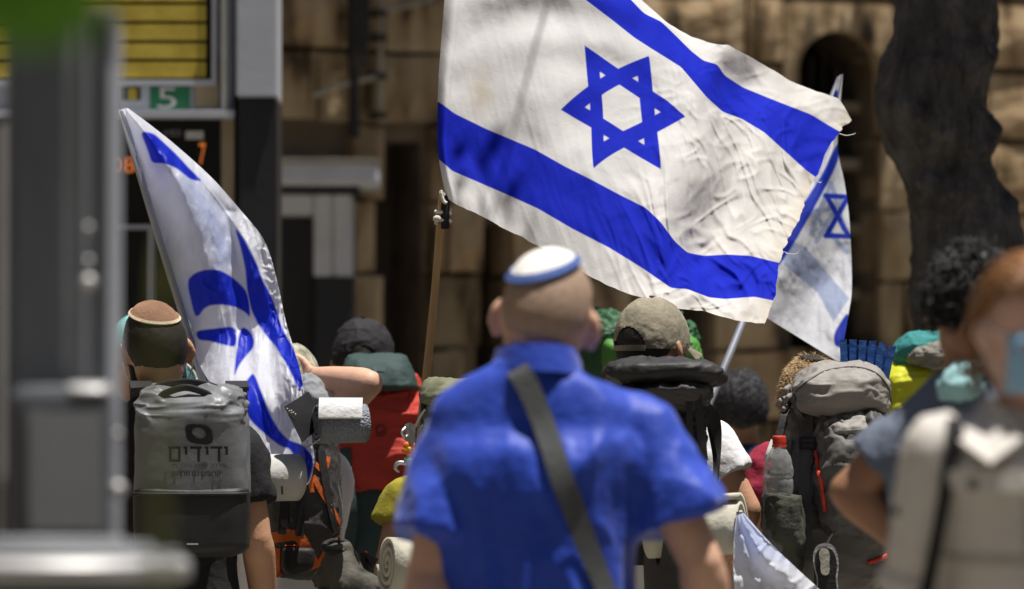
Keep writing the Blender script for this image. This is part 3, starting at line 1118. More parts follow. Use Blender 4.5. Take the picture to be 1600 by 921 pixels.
class Human:
    """one walker: skin body as a single surface, hair and clothes as children"""
    def __init__(s, label, x, ytop, d, yaw=0, fat=1.0, roll=0, hyaw=0, hpitch=0, wide=1.0, group=None, lean=0, lat=0, hs=1.0, drop=0.0):
        s.d = d
        s.base = np.array([P(x, 0, d)[0], d, 0.0])
        s.H = P(x, ytop, d)[2]
        s.hs = hs
        s.drop = drop
        s.k = s.H / (1.53 + .22 * hs - drop)
        s.R = rotz(math.radians(yaw))
        s.fat, s.wide = fat, wide
        s.o = thing('person', label, 'person', s.base, group)
        s.hr = rotz(math.radians(hyaw)) @ roty(math.radians(roll)) @ rotx(math.radians(hpitch))
        s.piv = np.array([0, -.01, 1.53])
        s.lean, s.lat = lean, lat
        s.arm = {}
        for sd in (-1, 1):
            s.arm[sd] = [s.w((sd * .172 * wide, -.005, 1.392)), s.w((sd * .23 * wide, -.03, 1.12)), s.w((sd * .245 * wide, .07, .88))]
        s.curl = {-1: .5, 1: .5}
        s.palm = {-1: None, 1: None}
    def w(s, p):
        p = np.asarray(p, float) * s.k
        p = p + np.array([s.lat, s.lean, 0]) * np.maximum(0, p[..., 2:3] - .95 * s.k)
        return p @ s.R.T + s.base
    def h(s, p):
        p = np.asarray(p, float)
        return s.w((p - s.piv) @ s.hr.T * s.hs + s.piv + np.array([0, s.drop * .5, -s.drop]))
    def loft(s, secs, n=28, m=40):
        K = catmull(np.array(secs, float), m)      # z, cx, cy, rx, ry
        a = np.linspace(0, 2 * np.pi, n, endpoint=False)
        ex = 2.4
        cx, cy = np.sign(np.cos(a)) * np.abs(np.cos(a)) ** (2 / ex), np.sign(np.sin(a)) * np.abs(np.sin(a)) ** (2 / ex)
        return skin_rings(np.array([s.w(np.stack([q[1] + q[3] * cx, q[2] + q[4] * cy, np.full(n, q[0])], 1)) for q in K]))
    def hand(s, sd):
        sh, el, wr = s.arm[sd][:3]
        dv = unit(s.arm[sd][3] - wr) if len(s.arm[sd]) > 3 else unit(wr - el)
        k = s.k
        side = s.R @ np.array([0, 1.0, 0]) if s.palm[sd] is None else np.asarray(s.palm[sd], float)   # thumb direction
        side = unit(side - dv * side.dot(dv))
        nrm = np.cross(dv, side) * (-sd)            # out of the palm
        out = [tube([wr - dv * .02 * k, wr + dv * .03 * k, wr + dv * .075 * k, wr + dv * .097 * k], np.array([.026, .034, .041, .036]) * k, 12, 12, (.42, nrm))]
        c = s.curl[sd]
        for q, (off, L) in enumerate(((.029, .072), (.010, .080), (-.010, .075), (-.028, .060))):
            p = wr + dv * .088 * k + side * off * k
            pts, ang = [p - dv * .012 * k], 0.0
            for seg in range(3):
                ang += c * (.75 + .1 * seg)
                p = p + (dv * math.cos(ang) + nrm * math.sin(ang)) * L * k * (.45, .32, .25)[seg]
                pts.append(p)
            out.append(tube(pts, np.array([.0095, .0092, .0085, .0068]) * k, 8, 13))
        t0 = wr + dv * .03 * k + side * .028 * k
        t1 = t0 + (dv * .7 + side * .75 + nrm * .2) * .034 * k
        t2 = t1 + (dv * .95 + side * .25 + nrm * .45 * (.5 + c)) * .032 * k
        t3 = t2 + (dv * .9 - side * .05 + nrm * .5 * (.5 + c)) * .024 * k
        out.append(tube([t0, t1, t2, t3], np.array([.013, .012, .010, .0075]) * k, 8, 13))
        return out
    def body(s, skin, vox=.0065, face=True):
        f = s.fat
        pr = []
        E = lambda c, r, rot=None: (lambda vf: (s.h(vf[0]), vf[1]))(ellipsoid(c, r, rot))
        pr += [E((0, -.004, 1.648), (.0765, .097, .101)), E((0, .03, 1.588), (.061, .070, .085)), E((0, .07, 1.541), (.030, .028, .024)),
               E((0, -.03, 1.60), (.066, .064, .075))]
        pr += [E((0, .078, 1.663), (.048, .026, .014)), E((-.036, .075, 1.60), (.022, .02, .022)), E((.036, .075, 1.60), (.022, .02, .022)),
               E((0, .093, 1.566), (.024, .013, .008)), E((0, .091, 1.554), (.022, .013, .008))]
        pr.append((lambda vf: (s.h(vf[0]), vf[1]))(tube([(0, .088, 1.655), (0, .108, 1.625), (0, .114, 1.603), (0, .095, 1.592)], [.008, .011, .015, .011], 10, 16)))
        for sd in (-1, 1):
            rot = rotz(sd * math.radians(28)) @ roty(-sd * math.radians(14))
            pr += [E((sd * .084, -.006, 1.632), (.0095, .023, .030), rot), E((sd * .080, .003, 1.606), (.010, .012, .017), rot)]
        nk = [s.w((0, -.03, 1.40)), s.w((0, -.022, 1.50)), s.h((0, -.012, 1.585))]
        pr.append(tube(nk, np.array([.070, .058, .056]) * s.k * (1 + .3 * (f - 1)), 16, 14))
        pr.append(s.loft([(.84, 0, 0, .13 * f, .085 * f), (.93, 0, 0, .15 * f, .10 * f), (1.08, 0, 0, .125 * f, .085 * f), (1.22, 0, 0, .14 * f, .095 * f),
                          (1.32, 0, 0, .15 * f, .095), (1.375, 0, -.005, .14, .08), (1.42, 0, -.012, .09, .055), (1.46, 0, -.02, .055, .045)]))
        for sd in (-1, 1):
            a = s.arm[sd]
            ks = s.k * (1 + .5 * (f - 1))
            dn = unit(a[1] - a[0])
            up = a[0] * .65 + s.w((0, -.005, 1.40)) * .35
            mid = (a[1] + a[2]) / 2 * .3 + a[1] * .7
            pr.append(tube([up * .97 + s.w((0, 0, 1.2)) * .03, a[0] * .93 + a[1] * .07, a[0] * .55 + a[1] * .45, a[1]], np.array([.036, .040, .045, .038]) * ks, 14, 26))
            pr.append(tube([a[1], mid, a[1] * .35 + a[2] * .65, a[2]], np.array([.038, .043, .036, .0265]) * ks, 14, 26))
            pr.append(ellipsoid(a[1], np.array([.0385] * 3) * ks))
            pr += s.hand(sd)
            hip, kn, an = s.w((sd * .088, 0, .90)), s.w((sd * .10, .015, .49)), s.w((sd * .105, -.02, .075))
            pr.append(tube([hip, (hip + kn) / 2, kn, kn * .6 + an * .4, an], np.array([.075, .062, .040, .040, .030]) * s.k, 14, 26))
            pr.append(tube([an + (0, 0, -.02), s.w((sd * .11, .07, .04)), s.w((sd * .115, .16, .03))], np.array([.035, .036, .028]) * s.k, 10, 12))
        o = obj('body', voxel(pr, vox, 5), skin, s.o)
        s.bodyo = o
        for sd in (-1, 1):
            e = obj('eye', E((sd * .031, .083, 1.636), (.0125, .0125, .0115)), M_EYE, s.o)
            obj('iris', E((sd * .0315, .0925, 1.636), (.0055, .0035, .0055)), M_IRIS, e)
        return o
    def hair(s, material, thick=.006, nape=1.565, front=1.70, noise=.002, nscale=60, seed=1, side=1.62, extra=None, name='hair', sharp=.012):
        n, m = 96, 64
        th = np.linspace(.02, np.pi - .02, m)
        a = np.linspace(0, 2 * np.pi, n, endpoint=False)
        TH, A = np.meshgrid(th, a, indexing='ij')
        c = np.array([0, -.006, 1.645])
        rr = np.array([.0785, .099, .1035])
        dirs = np.stack([np.sin(TH) * np.cos(A), np.sin(TH) * np.sin(A), np.cos(TH)], -1)
        V = dirs * rr
        # skull narrows into the neck at the back
        V[..., 0] *= np.where(V[..., 2] < -.02, 1 - .9 * np.minimum(.13, -(V[..., 2] + .02)), 1)
        Z = V[..., 2] + c[2]
        fr = np.clip(np.sin(A), -1, 1)
        # hairline height round the head: nape, round the ears, temples, forehead
        ear = np.exp(-((np.abs(np.cos(A)) - 1) / .10) ** 2) * .038
        hl = np.where(fr > 0, side + (front - side) * np.clip(fr * 1.5, 0, 1), nape + (side - nape) * (1 + fr) ** 1.6) + ear
        hl = hl + .004 * np.sin(A * 9 + seed)
        w = np.clip((Z - hl) / sharp, 0, 1)
        off = -.012 + (thick + .012) * w
        pts = (dirs * (rr + off[..., None]) + c)
        pts[..., 0] = (V[..., 0] + dirs[..., 0] * off) + c[0]
        pp = pts.reshape(-1, 3)
        nz = fbm(pp * nscale, seed, 3) * noise * w.reshape(-1)
        pp = pp + dirs.reshape(-1, 3) * nz[:, None]
        VF = skin_rings(s.h(pp).reshape(m, n, 3))
        o = obj(name, (VF[0], [f[::-1] for f in VF[1]]), material, s.o)
        return o
    def tufts(s, material, n=500, L=.02, r=.004, zmin=1.60, seed=2, curl=.5, lift=.003, fmax=.6, down=.5, name='hair_tufts'):
        g = np.random.default_rng(seed)
        out = []
        c = np.array([0, -.006, 1.645])
        rr = np.array([.0785, .099, .1035]) + lift
        while len(out) < n:
            q = unit(g.normal(size=3))
            p = c + q * rr
            if p[2] < zmin + (.075 if q[1] > .1 else 0) * max(0, q[1]) or q[1] > fmax and q[2] < .6:
                continue
            tg = unit(np.array([q[0], q[1], 0]) * .8 + np.array([0, 0, -down]) + g.normal(size=3) * curl)
            tg = unit(tg - q * tg.dot(q) + q * .35)
            p1 = p + tg * L * .5 + q * .002
            p2 = p + tg * L * g.uniform(.8, 1.3) + g.normal(size=3) * L * .2 * curl
            vf = tube([p - q * .003, p1, p2], [r, r * .9, r * .15], 4, 5)
            out.append((s.h(vf[0]), vf[1]))
        return obj(name, join(*out), material, s.o)
    def skullcap(s, material, R=.07, tilt=-22, rise=.010, name='skullcap', roll=0, rim=None, rimw=.012, side=0):
        """round cap sitting on the crown of the head"""
        n, m = 64, 14
        a = np.linspace(0, 2 * np.pi, n, endpoint=False)
        c = np.array([0, -.004, 1.648])
        rr = np.array([.0765, .097, .101]) + rise
        ang = R / .098
        rot = rotx(math.radians(-tilt)) @ roty(math.radians(side))
        def ring(t, up=0):
            q = np.stack([np.sin(t) * np.cos(a), np.sin(t) * np.sin(a), np.full(n, np.cos(t))], 1) @ rot.T
            return s.h(c + q * (rr + up))
        R_ = [ring(t) for t in np.linspace(.02, ang, m)] + [ring(ang, -.004), ring(ang * .97, -.009)]
        V, F = skin_rings(np.array(R_))
        o = obj(name, (V, [f[::-1] for f in F]), material, s.o)
        crumple(o, .0012, 55, 4, 'fbm', 2)
        if rim is not None:
            R_ = [ring(ang - rimw / .098, .0005), ring(ang - rimw / .098, .0018), ring(ang + .01, .0022), ring(ang + .015, -.004)]
            V, F = skin_rings(np.array(R_), cap=False)
            obj('rim', (V, [f[::-1] for f in F]), rim, o)
        return o
    def cap(s, material, brim=True, opening=True, rise=.009, low=1.635, crumb=.0012, inner=None, peak=.0):
        n, m = 120, 40
        a = np.linspace(0, 2 * np.pi, n, endpoint=False)
        c = np.array([0, -.003, 1.645])
        rr = np.array([.0785, .099, .104]) + rise
        rows = []
        for t in np.linspace(.015, 1, m):
            zlow = low + .012 * np.clip(np.sin(a), 0, 1)
            cth = 1 - t * (1 - (zlow - c[2]) / rr[2])
            sth = np.sqrt(np.maximum(0, 1 - np.clip(cth, -1, 1) ** 2)) ** .9
            q = np.stack([sth * np.cos(a) * rr[0], sth * np.sin(a) * rr[1], cth * rr[2]], 1)
            seam = .0014 * np.exp(-((((a + np.pi / 6) % (np.pi / 3)) - np.pi / 6) / .03) ** 2)
            q = q * (1 + (seam / .09)[:, None])
            rows.append(c + q)
        R_ = np.array(rows)
        V = R_.reshape(-1, 3)
        F = []
        for i in range(m - 1):
            for j in range(n):
                k = (j + 1) % n
                pc = (R_[i, j] + R_[i + 1, k]) / 2
                if opening and pc[1] < 0 and (pc[0] / .046) ** 2 + ((pc[2] - low) / .056) ** 2 < 1 and pc[2] > low - .02:
                    continue
                F.append((i * n + j, i * n + k, (i + 1) * n + k, (i + 1) * n + j)[::-1])
        o = obj('cap', (s.h(V), F), material, s.o)
        crumple(o, crumb, 30, 6, 'ridge')
        top = s.h(c + np.array([0, 0, rr[2] + .002]))
        obj('cap_button', ellipsoid(top, (.007, .007, .004), None, 10, 6), material, o)
        if brim:
            t = np.linspace(-1, 1, 25)
            for nm, dz in (('brim', 0),):
                inn = np.stack([np.sin(t * 1.25) * (rr[0] - .002), np.cos(t * 1.25) * (rr[1] - .002), np.full(25, low + .013) - .010 * t ** 2], 1) + np.array([0, c[1], 0])
                outr = np.stack([np.sin(t * 1.2) * (rr[0] + .006), np.cos(t * 1.15) * (rr[1] + .068) - .004, np.full(25, low - .004) - .022 * t ** 2], 1) + np.array([0, c[1], 0])
                Vb = np.concatenate([inn, outr, inn - (0, 0, .003), outr - (0, 0, .003)])
                Fb = []
                for i in range(24):
                    Fb += [(i, i + 1, 25 + i + 1, 25 + i), (50 + i, 75 + i, 75 + i + 1, 50 + i + 1), (25 + i, 25 + i + 1, 75 + i + 1, 75 + i)]
                obj('brim', (s.h(Vb), Fb), material, o)
        return o
    def shirt(s, material, sleeve=.62, loose=1.0, hem=.86, vox=.0085, name='shirt', amp=.006, wr=(9, 9, 7), seed=3, flare=1.25, collar=None, waist=1.0, sl=None, ridgeamp=.006, flat=0):
        f = s.fat * loose
        pr = [s.loft([(hem, 0, 0, .168 * f, .122 * f), (hem + .06, 0, 0, .17 * f, .124 * f), (1.08, 0, 0, .155 * f * waist, .115 * f * waist), (1.22, 0, 0, .165 * f, .122 * f),
                      (1.33, 0, 0, .182 * f, .122 * f), (1.385, 0, -.004, .180 * s.wide, .112), (1.425, 0, -.010, .164 * s.wide, .098), (1.462, 0, -.016, .128 * s.wide, .084), (1.488, 0, -.02, .092, .074), (1.508, 0, -.02, .070, .066)], 40, 56)]
        for sd in (-1, 1):
            a = s.arm[sd]
            up = a[0] * .6 + s.w((0, -.005, 1.37)) * .4
            ks = s.k * (1 + .45 * (f - 1))
            end = a[0] + (a[1] - a[0]) * sleeve
            rr = np.array([.060, .064, .066 * flare ** .5, .060 * flare]) * ks
            if sl == 'long':
                pts = [up, a[0], (a[0] + a[1]) / 2, a[1], (a[1] + a[2]) / 2, a[2]]
                pr.append(tube(pts, np.array([.058, .062, .060, .054, .05, .042]) * ks, 16, 36))
            else:
                pr.append(tube([up, a[0], a[0] * .4 + end * .6, end], rr, 18, 24))
        V, F = voxel(pr, vox, 6)
        o = obj(name, (V, F), material, s.o)
        crumple(o, amp, wr, seed, 'fbm', 3)
        crumple(o, ridgeamp, np.array(wr) * 1.3, seed + 5, 'ridge')
        s.shirto = o
        if collar is not None:
            a = np.linspace(0, 2 * np.pi, 41)
            cc = s.w((0, -.02, 1.487))
            rings = []
            for (r_, z_) in ((.066, 1.475), (.070, 1.50), (.071, 1.527), (.076, 1.530), (.082, 1.505), (.088, 1.478)):
                rings.append(s.w(np.stack([r_ * np.cos(a[:-1]), -.022 + r_ * .98 * np.sin(a[:-1]), np.full(40, z_) + .012 * -np.sin(a[:-1])], 1)))
            o2 = obj('collar', skin_rings(np.array(rings), cap=False), collar, o)
            crumple(o2, .002, 40, 5)
        return o
    def trousers(s, material, top=.96):
        pr = [s.loft([(.80, 0, 0, .165 * s.fat, .118 * s.fat), (.90, 0, 0, .168 * s.fat, .12 * s.fat), (top, 0, 0, .160 * s.fat, .115 * s.fat)], 28, 20)]
        for sd in (-1, 1):
            hip, kn, an = s.w((sd * .085, 0, .86)), s.w((sd * .10, .015, .49)), s.w((sd * .105, -.02, .07))
            pr.append(tube([hip, (hip + kn) / 2, kn, (kn + an) / 2, an], np.array([.100, .090, .076, .070, .062]) * s.k, 16, 26))
        o = obj('trousers', voxel(pr, .013, 4), material, s.o)
        crumple(o, .006, 11, 4)
        for sd in (-1, 1):
            sh = tube([s.w((sd * .108, -.075, .05)), s.w((sd * .109, 0, .058)), s.w((sd * .112, .1, .048)), s.w((sd * .116, .185, .032))], np.array([.036, .045, .046, .03]) * s.k, 12, 18)
            V = sh[0]
            V[:, 2] = np.maximum(V[:, 2], .006)
            q = obj('shoe', (V, sh[1]), M_SHOE, s.o)
            sv = np.concatenate([V[:-2] * (1, 1, 0) + (0, 0, .001)])
            sl_ = tube([s.w((sd * .108, -.08, .012)), s.w((sd * .109, 0, .012)), s.w((sd * .112, .1, .012)), s.w((sd * .116, .19, .012))], np.array([.036, .044, .047, .03]) * s.k, 12, 14, (.26, (0, 0, 1)))
            obj('sole', sl_, M_SOLE, q)
        return o

M_BLUE = mat('royal_blue_shirt', (.009, .050, .44), .55, .12, 5, .3, 45, sheen=.25)
M_STUB = mat('grey_stubble', (.34, .235, .17), .75, .18, 90, .3, 300)
M_KWHITE = mat('white_knit', (.78, .77, .74), .9, .06, 60, .4, 220)
M_KBLUE = mat('blue_knit', (.06, .11, .32), .9, .3, 120, .4, 220)
M_STRAP = mat('grey_webbing', (.075, .08, .085), .8, .15, 40, .4, 220)

# the man in the royal blue shirt
D1 = 10.8
h1 = Human('bald man in a royal blue short sleeved shirt and white blue rimmed skullcap', 838, 392, D1, 0, fat=1.14, roll=9, hyaw=-6, wide=1.14, hs=1.10, drop=.055)
h1.arm[-1] = [P(716, 690, D1), P(668, 910, D1 - .06), P(668, 1110, D1 - .2), P(672, 1190, D1 - .25)]
h1.arm[1] = [P(1000, 676, D1), P(1096, 880, D1 - .05), P(1128, 1090, D1 + .08), P(1130, 1170, D1 + .1)]
h1.body(M_SKIN2)
h1.hair(M_STUB, .002, 1.575, 1.72, .0004, 90, 2, 1.625, sharp=.03)
h1.skullcap(M_KWHITE, .080, -16, .010, rim=M_KBLUE, rimw=.013, side=-16)
sh1 = h1.shirt(M_BLUE, .70, 1.06, .80, .008, seed=21, flare=1.42, collar=M_BLUE, amp=.010, wr=(8, 8, 3.2), ridgeamp=.010)
h1.trousers(M_GREYTR)
su = Surf(sh1, [c for c in sh1.children][0])
bag = thing('shoulder_bag', 'dark grey bag strap slung across the royal blue shirt', 'bag', (P(985, 0, D1)[0], D1 - .1, P(985, 1130, D1)[2]))
pp, nn = su.path([(806, 572), (828, 612), (858, 690), (886, 770), (914, 850), (945, 930), (975, 1010), (1000, 1085)], 5, .003, D1 - .16)
p2 = np.concatenate([[pp[0] + (-.004, .10, -.05), pp[0] + (-.004, .05, .004)], pp])
n2 = np.concatenate([[(0, .5, .9), (0, .1, 1)], nn])
for _ in range(3):
    p2[1:-1] = (p2[:-2] + 2 * p2[1:-1] + p2[2:]) / 4
    n2[1:-1] = (n2[:-2] + 2 * n2[1:-1] + n2[2:]) / 4
obj('strap', ribbon(p2 + unit(n2) * .004, unit(n2), .043, .004, m=len(p2) * 2), M_STRAP, bag)
bc2 = p2[-1]
sq = obj('bag_body', box(bc2 + (.06, .03, -.12), (.26, .10, .26), .03), M_STRAP, bag)

# woman in the white shirt, walking the other way
M_WSHIRT = mat('off_white_cotton', (.60, .57, .53), .85, .06, 6, .3, 60)
M_GINGER = mat('ginger_hair', (.23, .10, .03), .42, .5, 60, .5, 140, stretch=(1, 1, .15), spec=.5)
M_MASK = mat('surgical_mask', (.28, .50, .72), .8, .05, 30, .3, 80)
M_BLACKCLOTH = mat('black_cloth', (.015, .015, .017), .85, .3, 12, .3, 70)
D2 = 8.9
h2 = Human('ginger haired woman in an off white shirt and blue surgical mask', 1606, 408, D2, 180, fat=.93, hyaw=22, wide=.88)
h2.arm[1] = [P(1472, 706, D2), P(1432, 930, D2 + .04), P(1428, 1150, D2 - .14), P(1430, 1240, D2 - .18)]
h2.arm[-1] = [P(1752, 706, D2), P(1778, 930, D2 + .04), P(1780, 1150, D2 - .14), P(1780, 1240, D2 - .18)]
h2.body(M_SKINP, .006)
h2.hair(M_GINGER, .010, 1.56, 1.705, .003, 40, 5, 1.63)
# long strands combed back into a pony tail
g = np.random.default_rng(12)
out = []
for q in range(420):
    a = g.uniform(-1.25, 1.25)
    z0 = 1.705 + .03 * (1 - abs(a) / 1.25) + g.uniform(-.006, .012)
    c0 = np.array([0, -.006, 1.645])
    st_ = unit(np.array([math.sin(a) * .9, math.cos(a) * (.75 if abs(a) < .8 else .5), .62 - .25 * abs(a)]))
    e_ = unit(np.array([math.sin(a) * .55 + g.normal() * .08, -.85, -.30 + .25 * (1 - abs(a)) + g.normal() * .07]))
    pts = []
    for t in np.linspace(0, 1, 6):
        v = st_ * (1 - t) + e_ * t + np.array([math.sin(a) * .55, 0, .55 * (1 - abs(a) * .55)]) * math.sin(math.pi * t)
        pts.append(c0 + unit(v) * (np.array([.0785, .099, .1035]) + .013 + g.uniform(0, .006)))
    vf = tube(pts, [.0022, .003, .003, .003, .003, .002], 4, 11)
    out.append((h2.h(vf[0]), vf[1]))
for q in range(160):
    o_ = g.normal(size=3) * .012
    pts = [np.array([0, -.10, 1.63]) + o_, np.array([0, -.128, 1.625]) + o_ * 1.5, np.array([0, -.135, 1.60]) + o_ * 1.6, np.array([0, -.12, 1.575]) + o_ * 1.2]
    vf = tube(pts, [.003, .003, .003, .001], 4, 10)
    out.append((h2.h(vf[0]), vf[1]))
for q in range(24):
    sd = -1 if q % 2 else 1
    o_ = g.normal(size=3) * .006
    pts = [np.array([sd * .070, .012, 1.70]) + o_, np.array([sd * .088, -.02, 1.655]) + o_, np.array([sd * .090, -.04, 1.59]) + o_, np.array([sd * .075, -.05, 1.53]) + o_]
    vf = tube(pts, [.0025, .003, .0025, .001], 4, 9)
    out.append((h2.h(vf[0]), vf[1]))
obj('hair_strands', join(*out), M_GINGER, h2.o)
for sd in (-1, 1):
    vf = tube([(sd * .05, .082, 1.662), (sd * .034, .099, 1.668), (sd * .017, .104, 1.664)], [.003, .005, .004], 6, 10)
    obj('eyebrow', (h2.h(vf[0]), vf[1]), M_GINGER, h2.o)
# mask: pleated sheet bowed over nose and chin
mu, mv = np.linspace(-1, 1, 33), np.linspace(0, 1, 25)
MU, MV = np.meshgrid(mu, mv)
mz = 1.628 - MV * .098
my = .118 - .075 * np.abs(MU) ** 2.0 + .010 * np.sin(MV * np.pi) - .012 * MV + .0022 * np.abs(np.sin(MV * np.pi * 3.5)) - .020 * (MV > .9) * (MV - .9) * 10 - .006 * (MV < .1)
mx = MU * .070 * (1 - .12 * np.abs(MV - .45))
mk = np.stack([mx, my + .004, mz], -1).reshape(-1, 3)
mk2 = mk - (0, .003, 0)
Fm = grid_faces(25, 33)
ms_ = obj('face_mask', (h2.h(np.concatenate([mk, mk2])), [f[::-1] for f in Fm] + [tuple(i + 25 * 33 for i in f) for f in Fm]), M_MASK, h2.o)
for sd in (-1, 1):
    for z0, z1 in ((1.622, 1.645), (1.545, 1.607)):
        vf = tube([(sd * .066, .048, z0), (sd * .082, .02, (z0 + z1) / 2), (sd * .088, -.012, z1)], .0018, 6, 10)
        obj('ear_loop', (h2.h(vf[0]), vf[1]), M_KWHITE, ms_)
sh2 = h2.shirt(M_WSHIRT, .98, .88, .84, .007, seed=31, flare=1.15, collar=None, amp=.006, wr=(8, 8, 6), waist=.92)
su2 = Surf(sh2)
def on(su, name, pxs, w, m_, par, t=.004, lift=.001, k=5, fall=14):
    return obj(name, su.strap(pxs, w, t, k, lift, fall), m_, par)
M_SEAM = mat('cotton_seam', (.45, .42, .38), .9, .1, 20, .2)
# collar wings
for sd in (-1, 1):
    V = h2.w(np.array([(sd * .058, .045, 1.515), (sd * .075, -.01, 1.525), (sd * .125, .07, 1.455), (sd * .075, .13, 1.415), (sd * .02, .11, 1.455)]))
    V = np.concatenate([V, V + np.array([0, .004, -.006])])
    obj('collar_wing', (V, [(0, 1, 2, 3, 4), (9, 8, 7, 6, 5), (0, 5, 6, 1), (1, 6, 7, 2), (2, 7, 8, 3), (3, 8, 9, 4), (4, 9, 5, 0)]), M_WSHIRT, sh2, False)
pk = on(su2, 'chest_pocket', [(1492, 800), (1600, 800)], .125, M_WSHIRT, sh2, .005)
on(su2, 'pocket_flap', [(1490, 752), (1602, 752)], .034, M_WSHIRT, sh2, .010)
on(su2, 'front_placket', [(1618, 670), (1622, 800), (1624, 930)], .03, M_WSHIRT, sh2, .005)
on(su2, 'waist_seam', [(1478, 872), (1540, 878), (1640, 878)], .012, M_SEAM, sh2, .004)
p_, n_ = su2.hit(1524, 756, .008)
obj('button', ellipsoid(p_, (.009, .004, .009), None, 12, 8), M_SHOE, sh2)
p_, n_ = su2.hit(1402, 800, .004)
obj('button', ellipsoid(p_, (.007, .004, .007), None, 12, 8), M_SHOE, sh2)
cu = h2.arm[1][0] * .06 + h2.arm[1][1] * .94
cu2 = h2.arm[1][0] * .18 + h2.arm[1][1] * .82
for a_, nm in ((h2.arm[1], 'rolled_cuff'), (h2.arm[-1], 'rolled_cuff')):
    c0, c1 = a_[0] * .17 + a_[1] * .83, a_[0] * .00 + a_[1] * 1.0
    o_ = obj(nm, tube([c0, c0 * .8 + c1 * .2, c1 * .9 + c0 * .1, c1], [.052, .064, .064, .050], 24, 12), M_WSHIRT, sh2)
    crumple(o_, .003, 30, 4)
h2.trousers(M_JEANS)
wb = thing('black_shoulder_bag', 'black bag strap over the shoulder of the off white shirt', 'bag', h2.w((.20, -.12, .95)))
pp, nn = su2.path([(1490, 648), (1492, 672), (1490, 700), (1486, 735)], 5, .003, D2 - .1)
pe = h2.w(np.array([(.165, -.13, 1.30), (.18, -.15, 1.12)]))
p2 = np.concatenate([[pe[1], pe[0], h2.w((.128, -.085, 1.44)), h2.w((.124, -.02, 1.475))], pp[2:], [h2.w((.150, .10, 1.22)), h2.w((.215, -.0, 1.02))]])
n2 = np.concatenate([[(0, 1, 0), (0, 1, 0), (0, .7, .7), (0, 0, 1)], nn[2:], [(-.6, -.7, 0), (-1, -.3, 0)]])
for _ in range(2):
    p2[1:-1] = (p2[:-2] + 2 * p2[1:-1] + p2[2:]) / 4
obj('strap', ribbon(p2 + unit(n2) * .006, unit(n2), .024, .004, m=90), M_BLACKCLOTH, wb)
obj('bag_body', box(h2.w((.22, -.12, .93)), (.10, .26, .24), .03), M_BLACKCLOTH, wb)

# man in the slate T-shirt, hand on hip
M_SLATE = mat('slate_tshirt', (.135, .165, .22), .85, .12, 6, .3, 60)
M_BLACKHAIR = mat('black_hair', (.012, .011, .011), .45, .4, 60, .5, 140, spec=.5)
M_TEALCLOTH = mat('pale_turquoise_cloth', (.33, .58, .60), .85, .1, 12, .3, 60)
D3 = 11.4
h3 = Human('black haired man in a slate T-shirt with hand on hip', 1518, 392, D3, -8, fat=1.02, hyaw=14, wide=1.0)
h3.arm[-1] = [P(1432, 676, D3), P(1325, 768, D3 + .02), P(1448, 872, D3 + .03), P(1490, 890, D3 + .05)]
h3.body(M_SKIN3, .007)
h3.hair(M_BLACKHAIR, .010, 1.60, 1.70, .004, 45, 8, 1.61)
h3.tufts(M_BLACKHAIR, 1600, .026, .0028, 1.60, 3, 1.1, .008)
sh3 = h3.shirt(M_SLATE, .62, 1.02, .86, .009, seed=41, flare=1.2, amp=.006)
h3.trousers(M_JEANS)
c_ = P(1500, 604, D3 - .1)
sc_ = []
for q in range(6):
    aa_ = q / 5
    sc_.append(tube([P(1472 + q * 9, 622 - q * 4, D3 - .10), P(1484 + q * 9, 588 - q * 2 - (q % 2) * 6, D3 - .12), P(1500 + q * 8, 584 - q * 4, D3 - .04)], [.014, .016, .012], 10, 12))
sc_.append(ellipsoid(c_, (.05, .045, .03)))
o_ = obj('neck_cloth', voxel(sc_, .005, 4), M_TEALCLOTH, h3.o)
crumple(o_, .004, 40, 7, 'ridge')

# ------------------------------------------------------------------ the walkers with packs
def pack_body(name, secs, d, m_, par, n=150, m=120, soft=.006, sscale=8, crease=.010, cscale=14, seed=1):
    o = obj(name, loft_px(secs, d, n, m), m_, par)
    if soft:
        crumple(o, soft, sscale, seed, 'fbm', 3)
    if crease:
        crumple(o, crease, cscale, seed + 7, 'ridge')
        crumple(o, crease * .45, np.array((1, 1, 1.6)) * np.array(cscale) * 2.2, seed + 17, 'ridge')
    return o
M_BLACKTEE = mat('black_tshirt', (.014, .014, .016), .9, .2, 8, .3, 60)
M_WHITETEE = mat('white_tshirt', (.72, .72, .74), .9, .05, 8, .3, 60)
M_MAROON = mat('raspberry_tshirt', (.30, .020, .050), .9, .12, 8, .3, 60)
M_NAVYTEE = mat('navy_tshirt', (.020, .032, .075), .9, .12, 8, .3, 60)
M_OLIVETEE = mat('olive_yellow_tshirt', (.34, .30, .03), .9, .12, 8, .3, 60)
M_BLOND = mat('blond_hair', (.52, .37, .19), .5, .4, 60, .5, 140, spec=.5)
M_DKHAIR = mat('dark_cropped_hair', (.018, .015, .012), .65, .4, 60, .15, 300)
M_GREYHAIR = mat('charcoal_hair', (.05, .05, .055), .6, .4, 90, .5, 200)
M_KBEIGE = mat('tan_felt', (.31, .17, .11), .9, .12, 40, .3, 160)
M_KCREAM = mat('cream_trim', (.66, .56, .40), .85, .08, 40, .3, 160)
M_BUCKLE = mat('black_plastic', (.015, .015, .016), .35, .1, 20, 0, spec=.5)

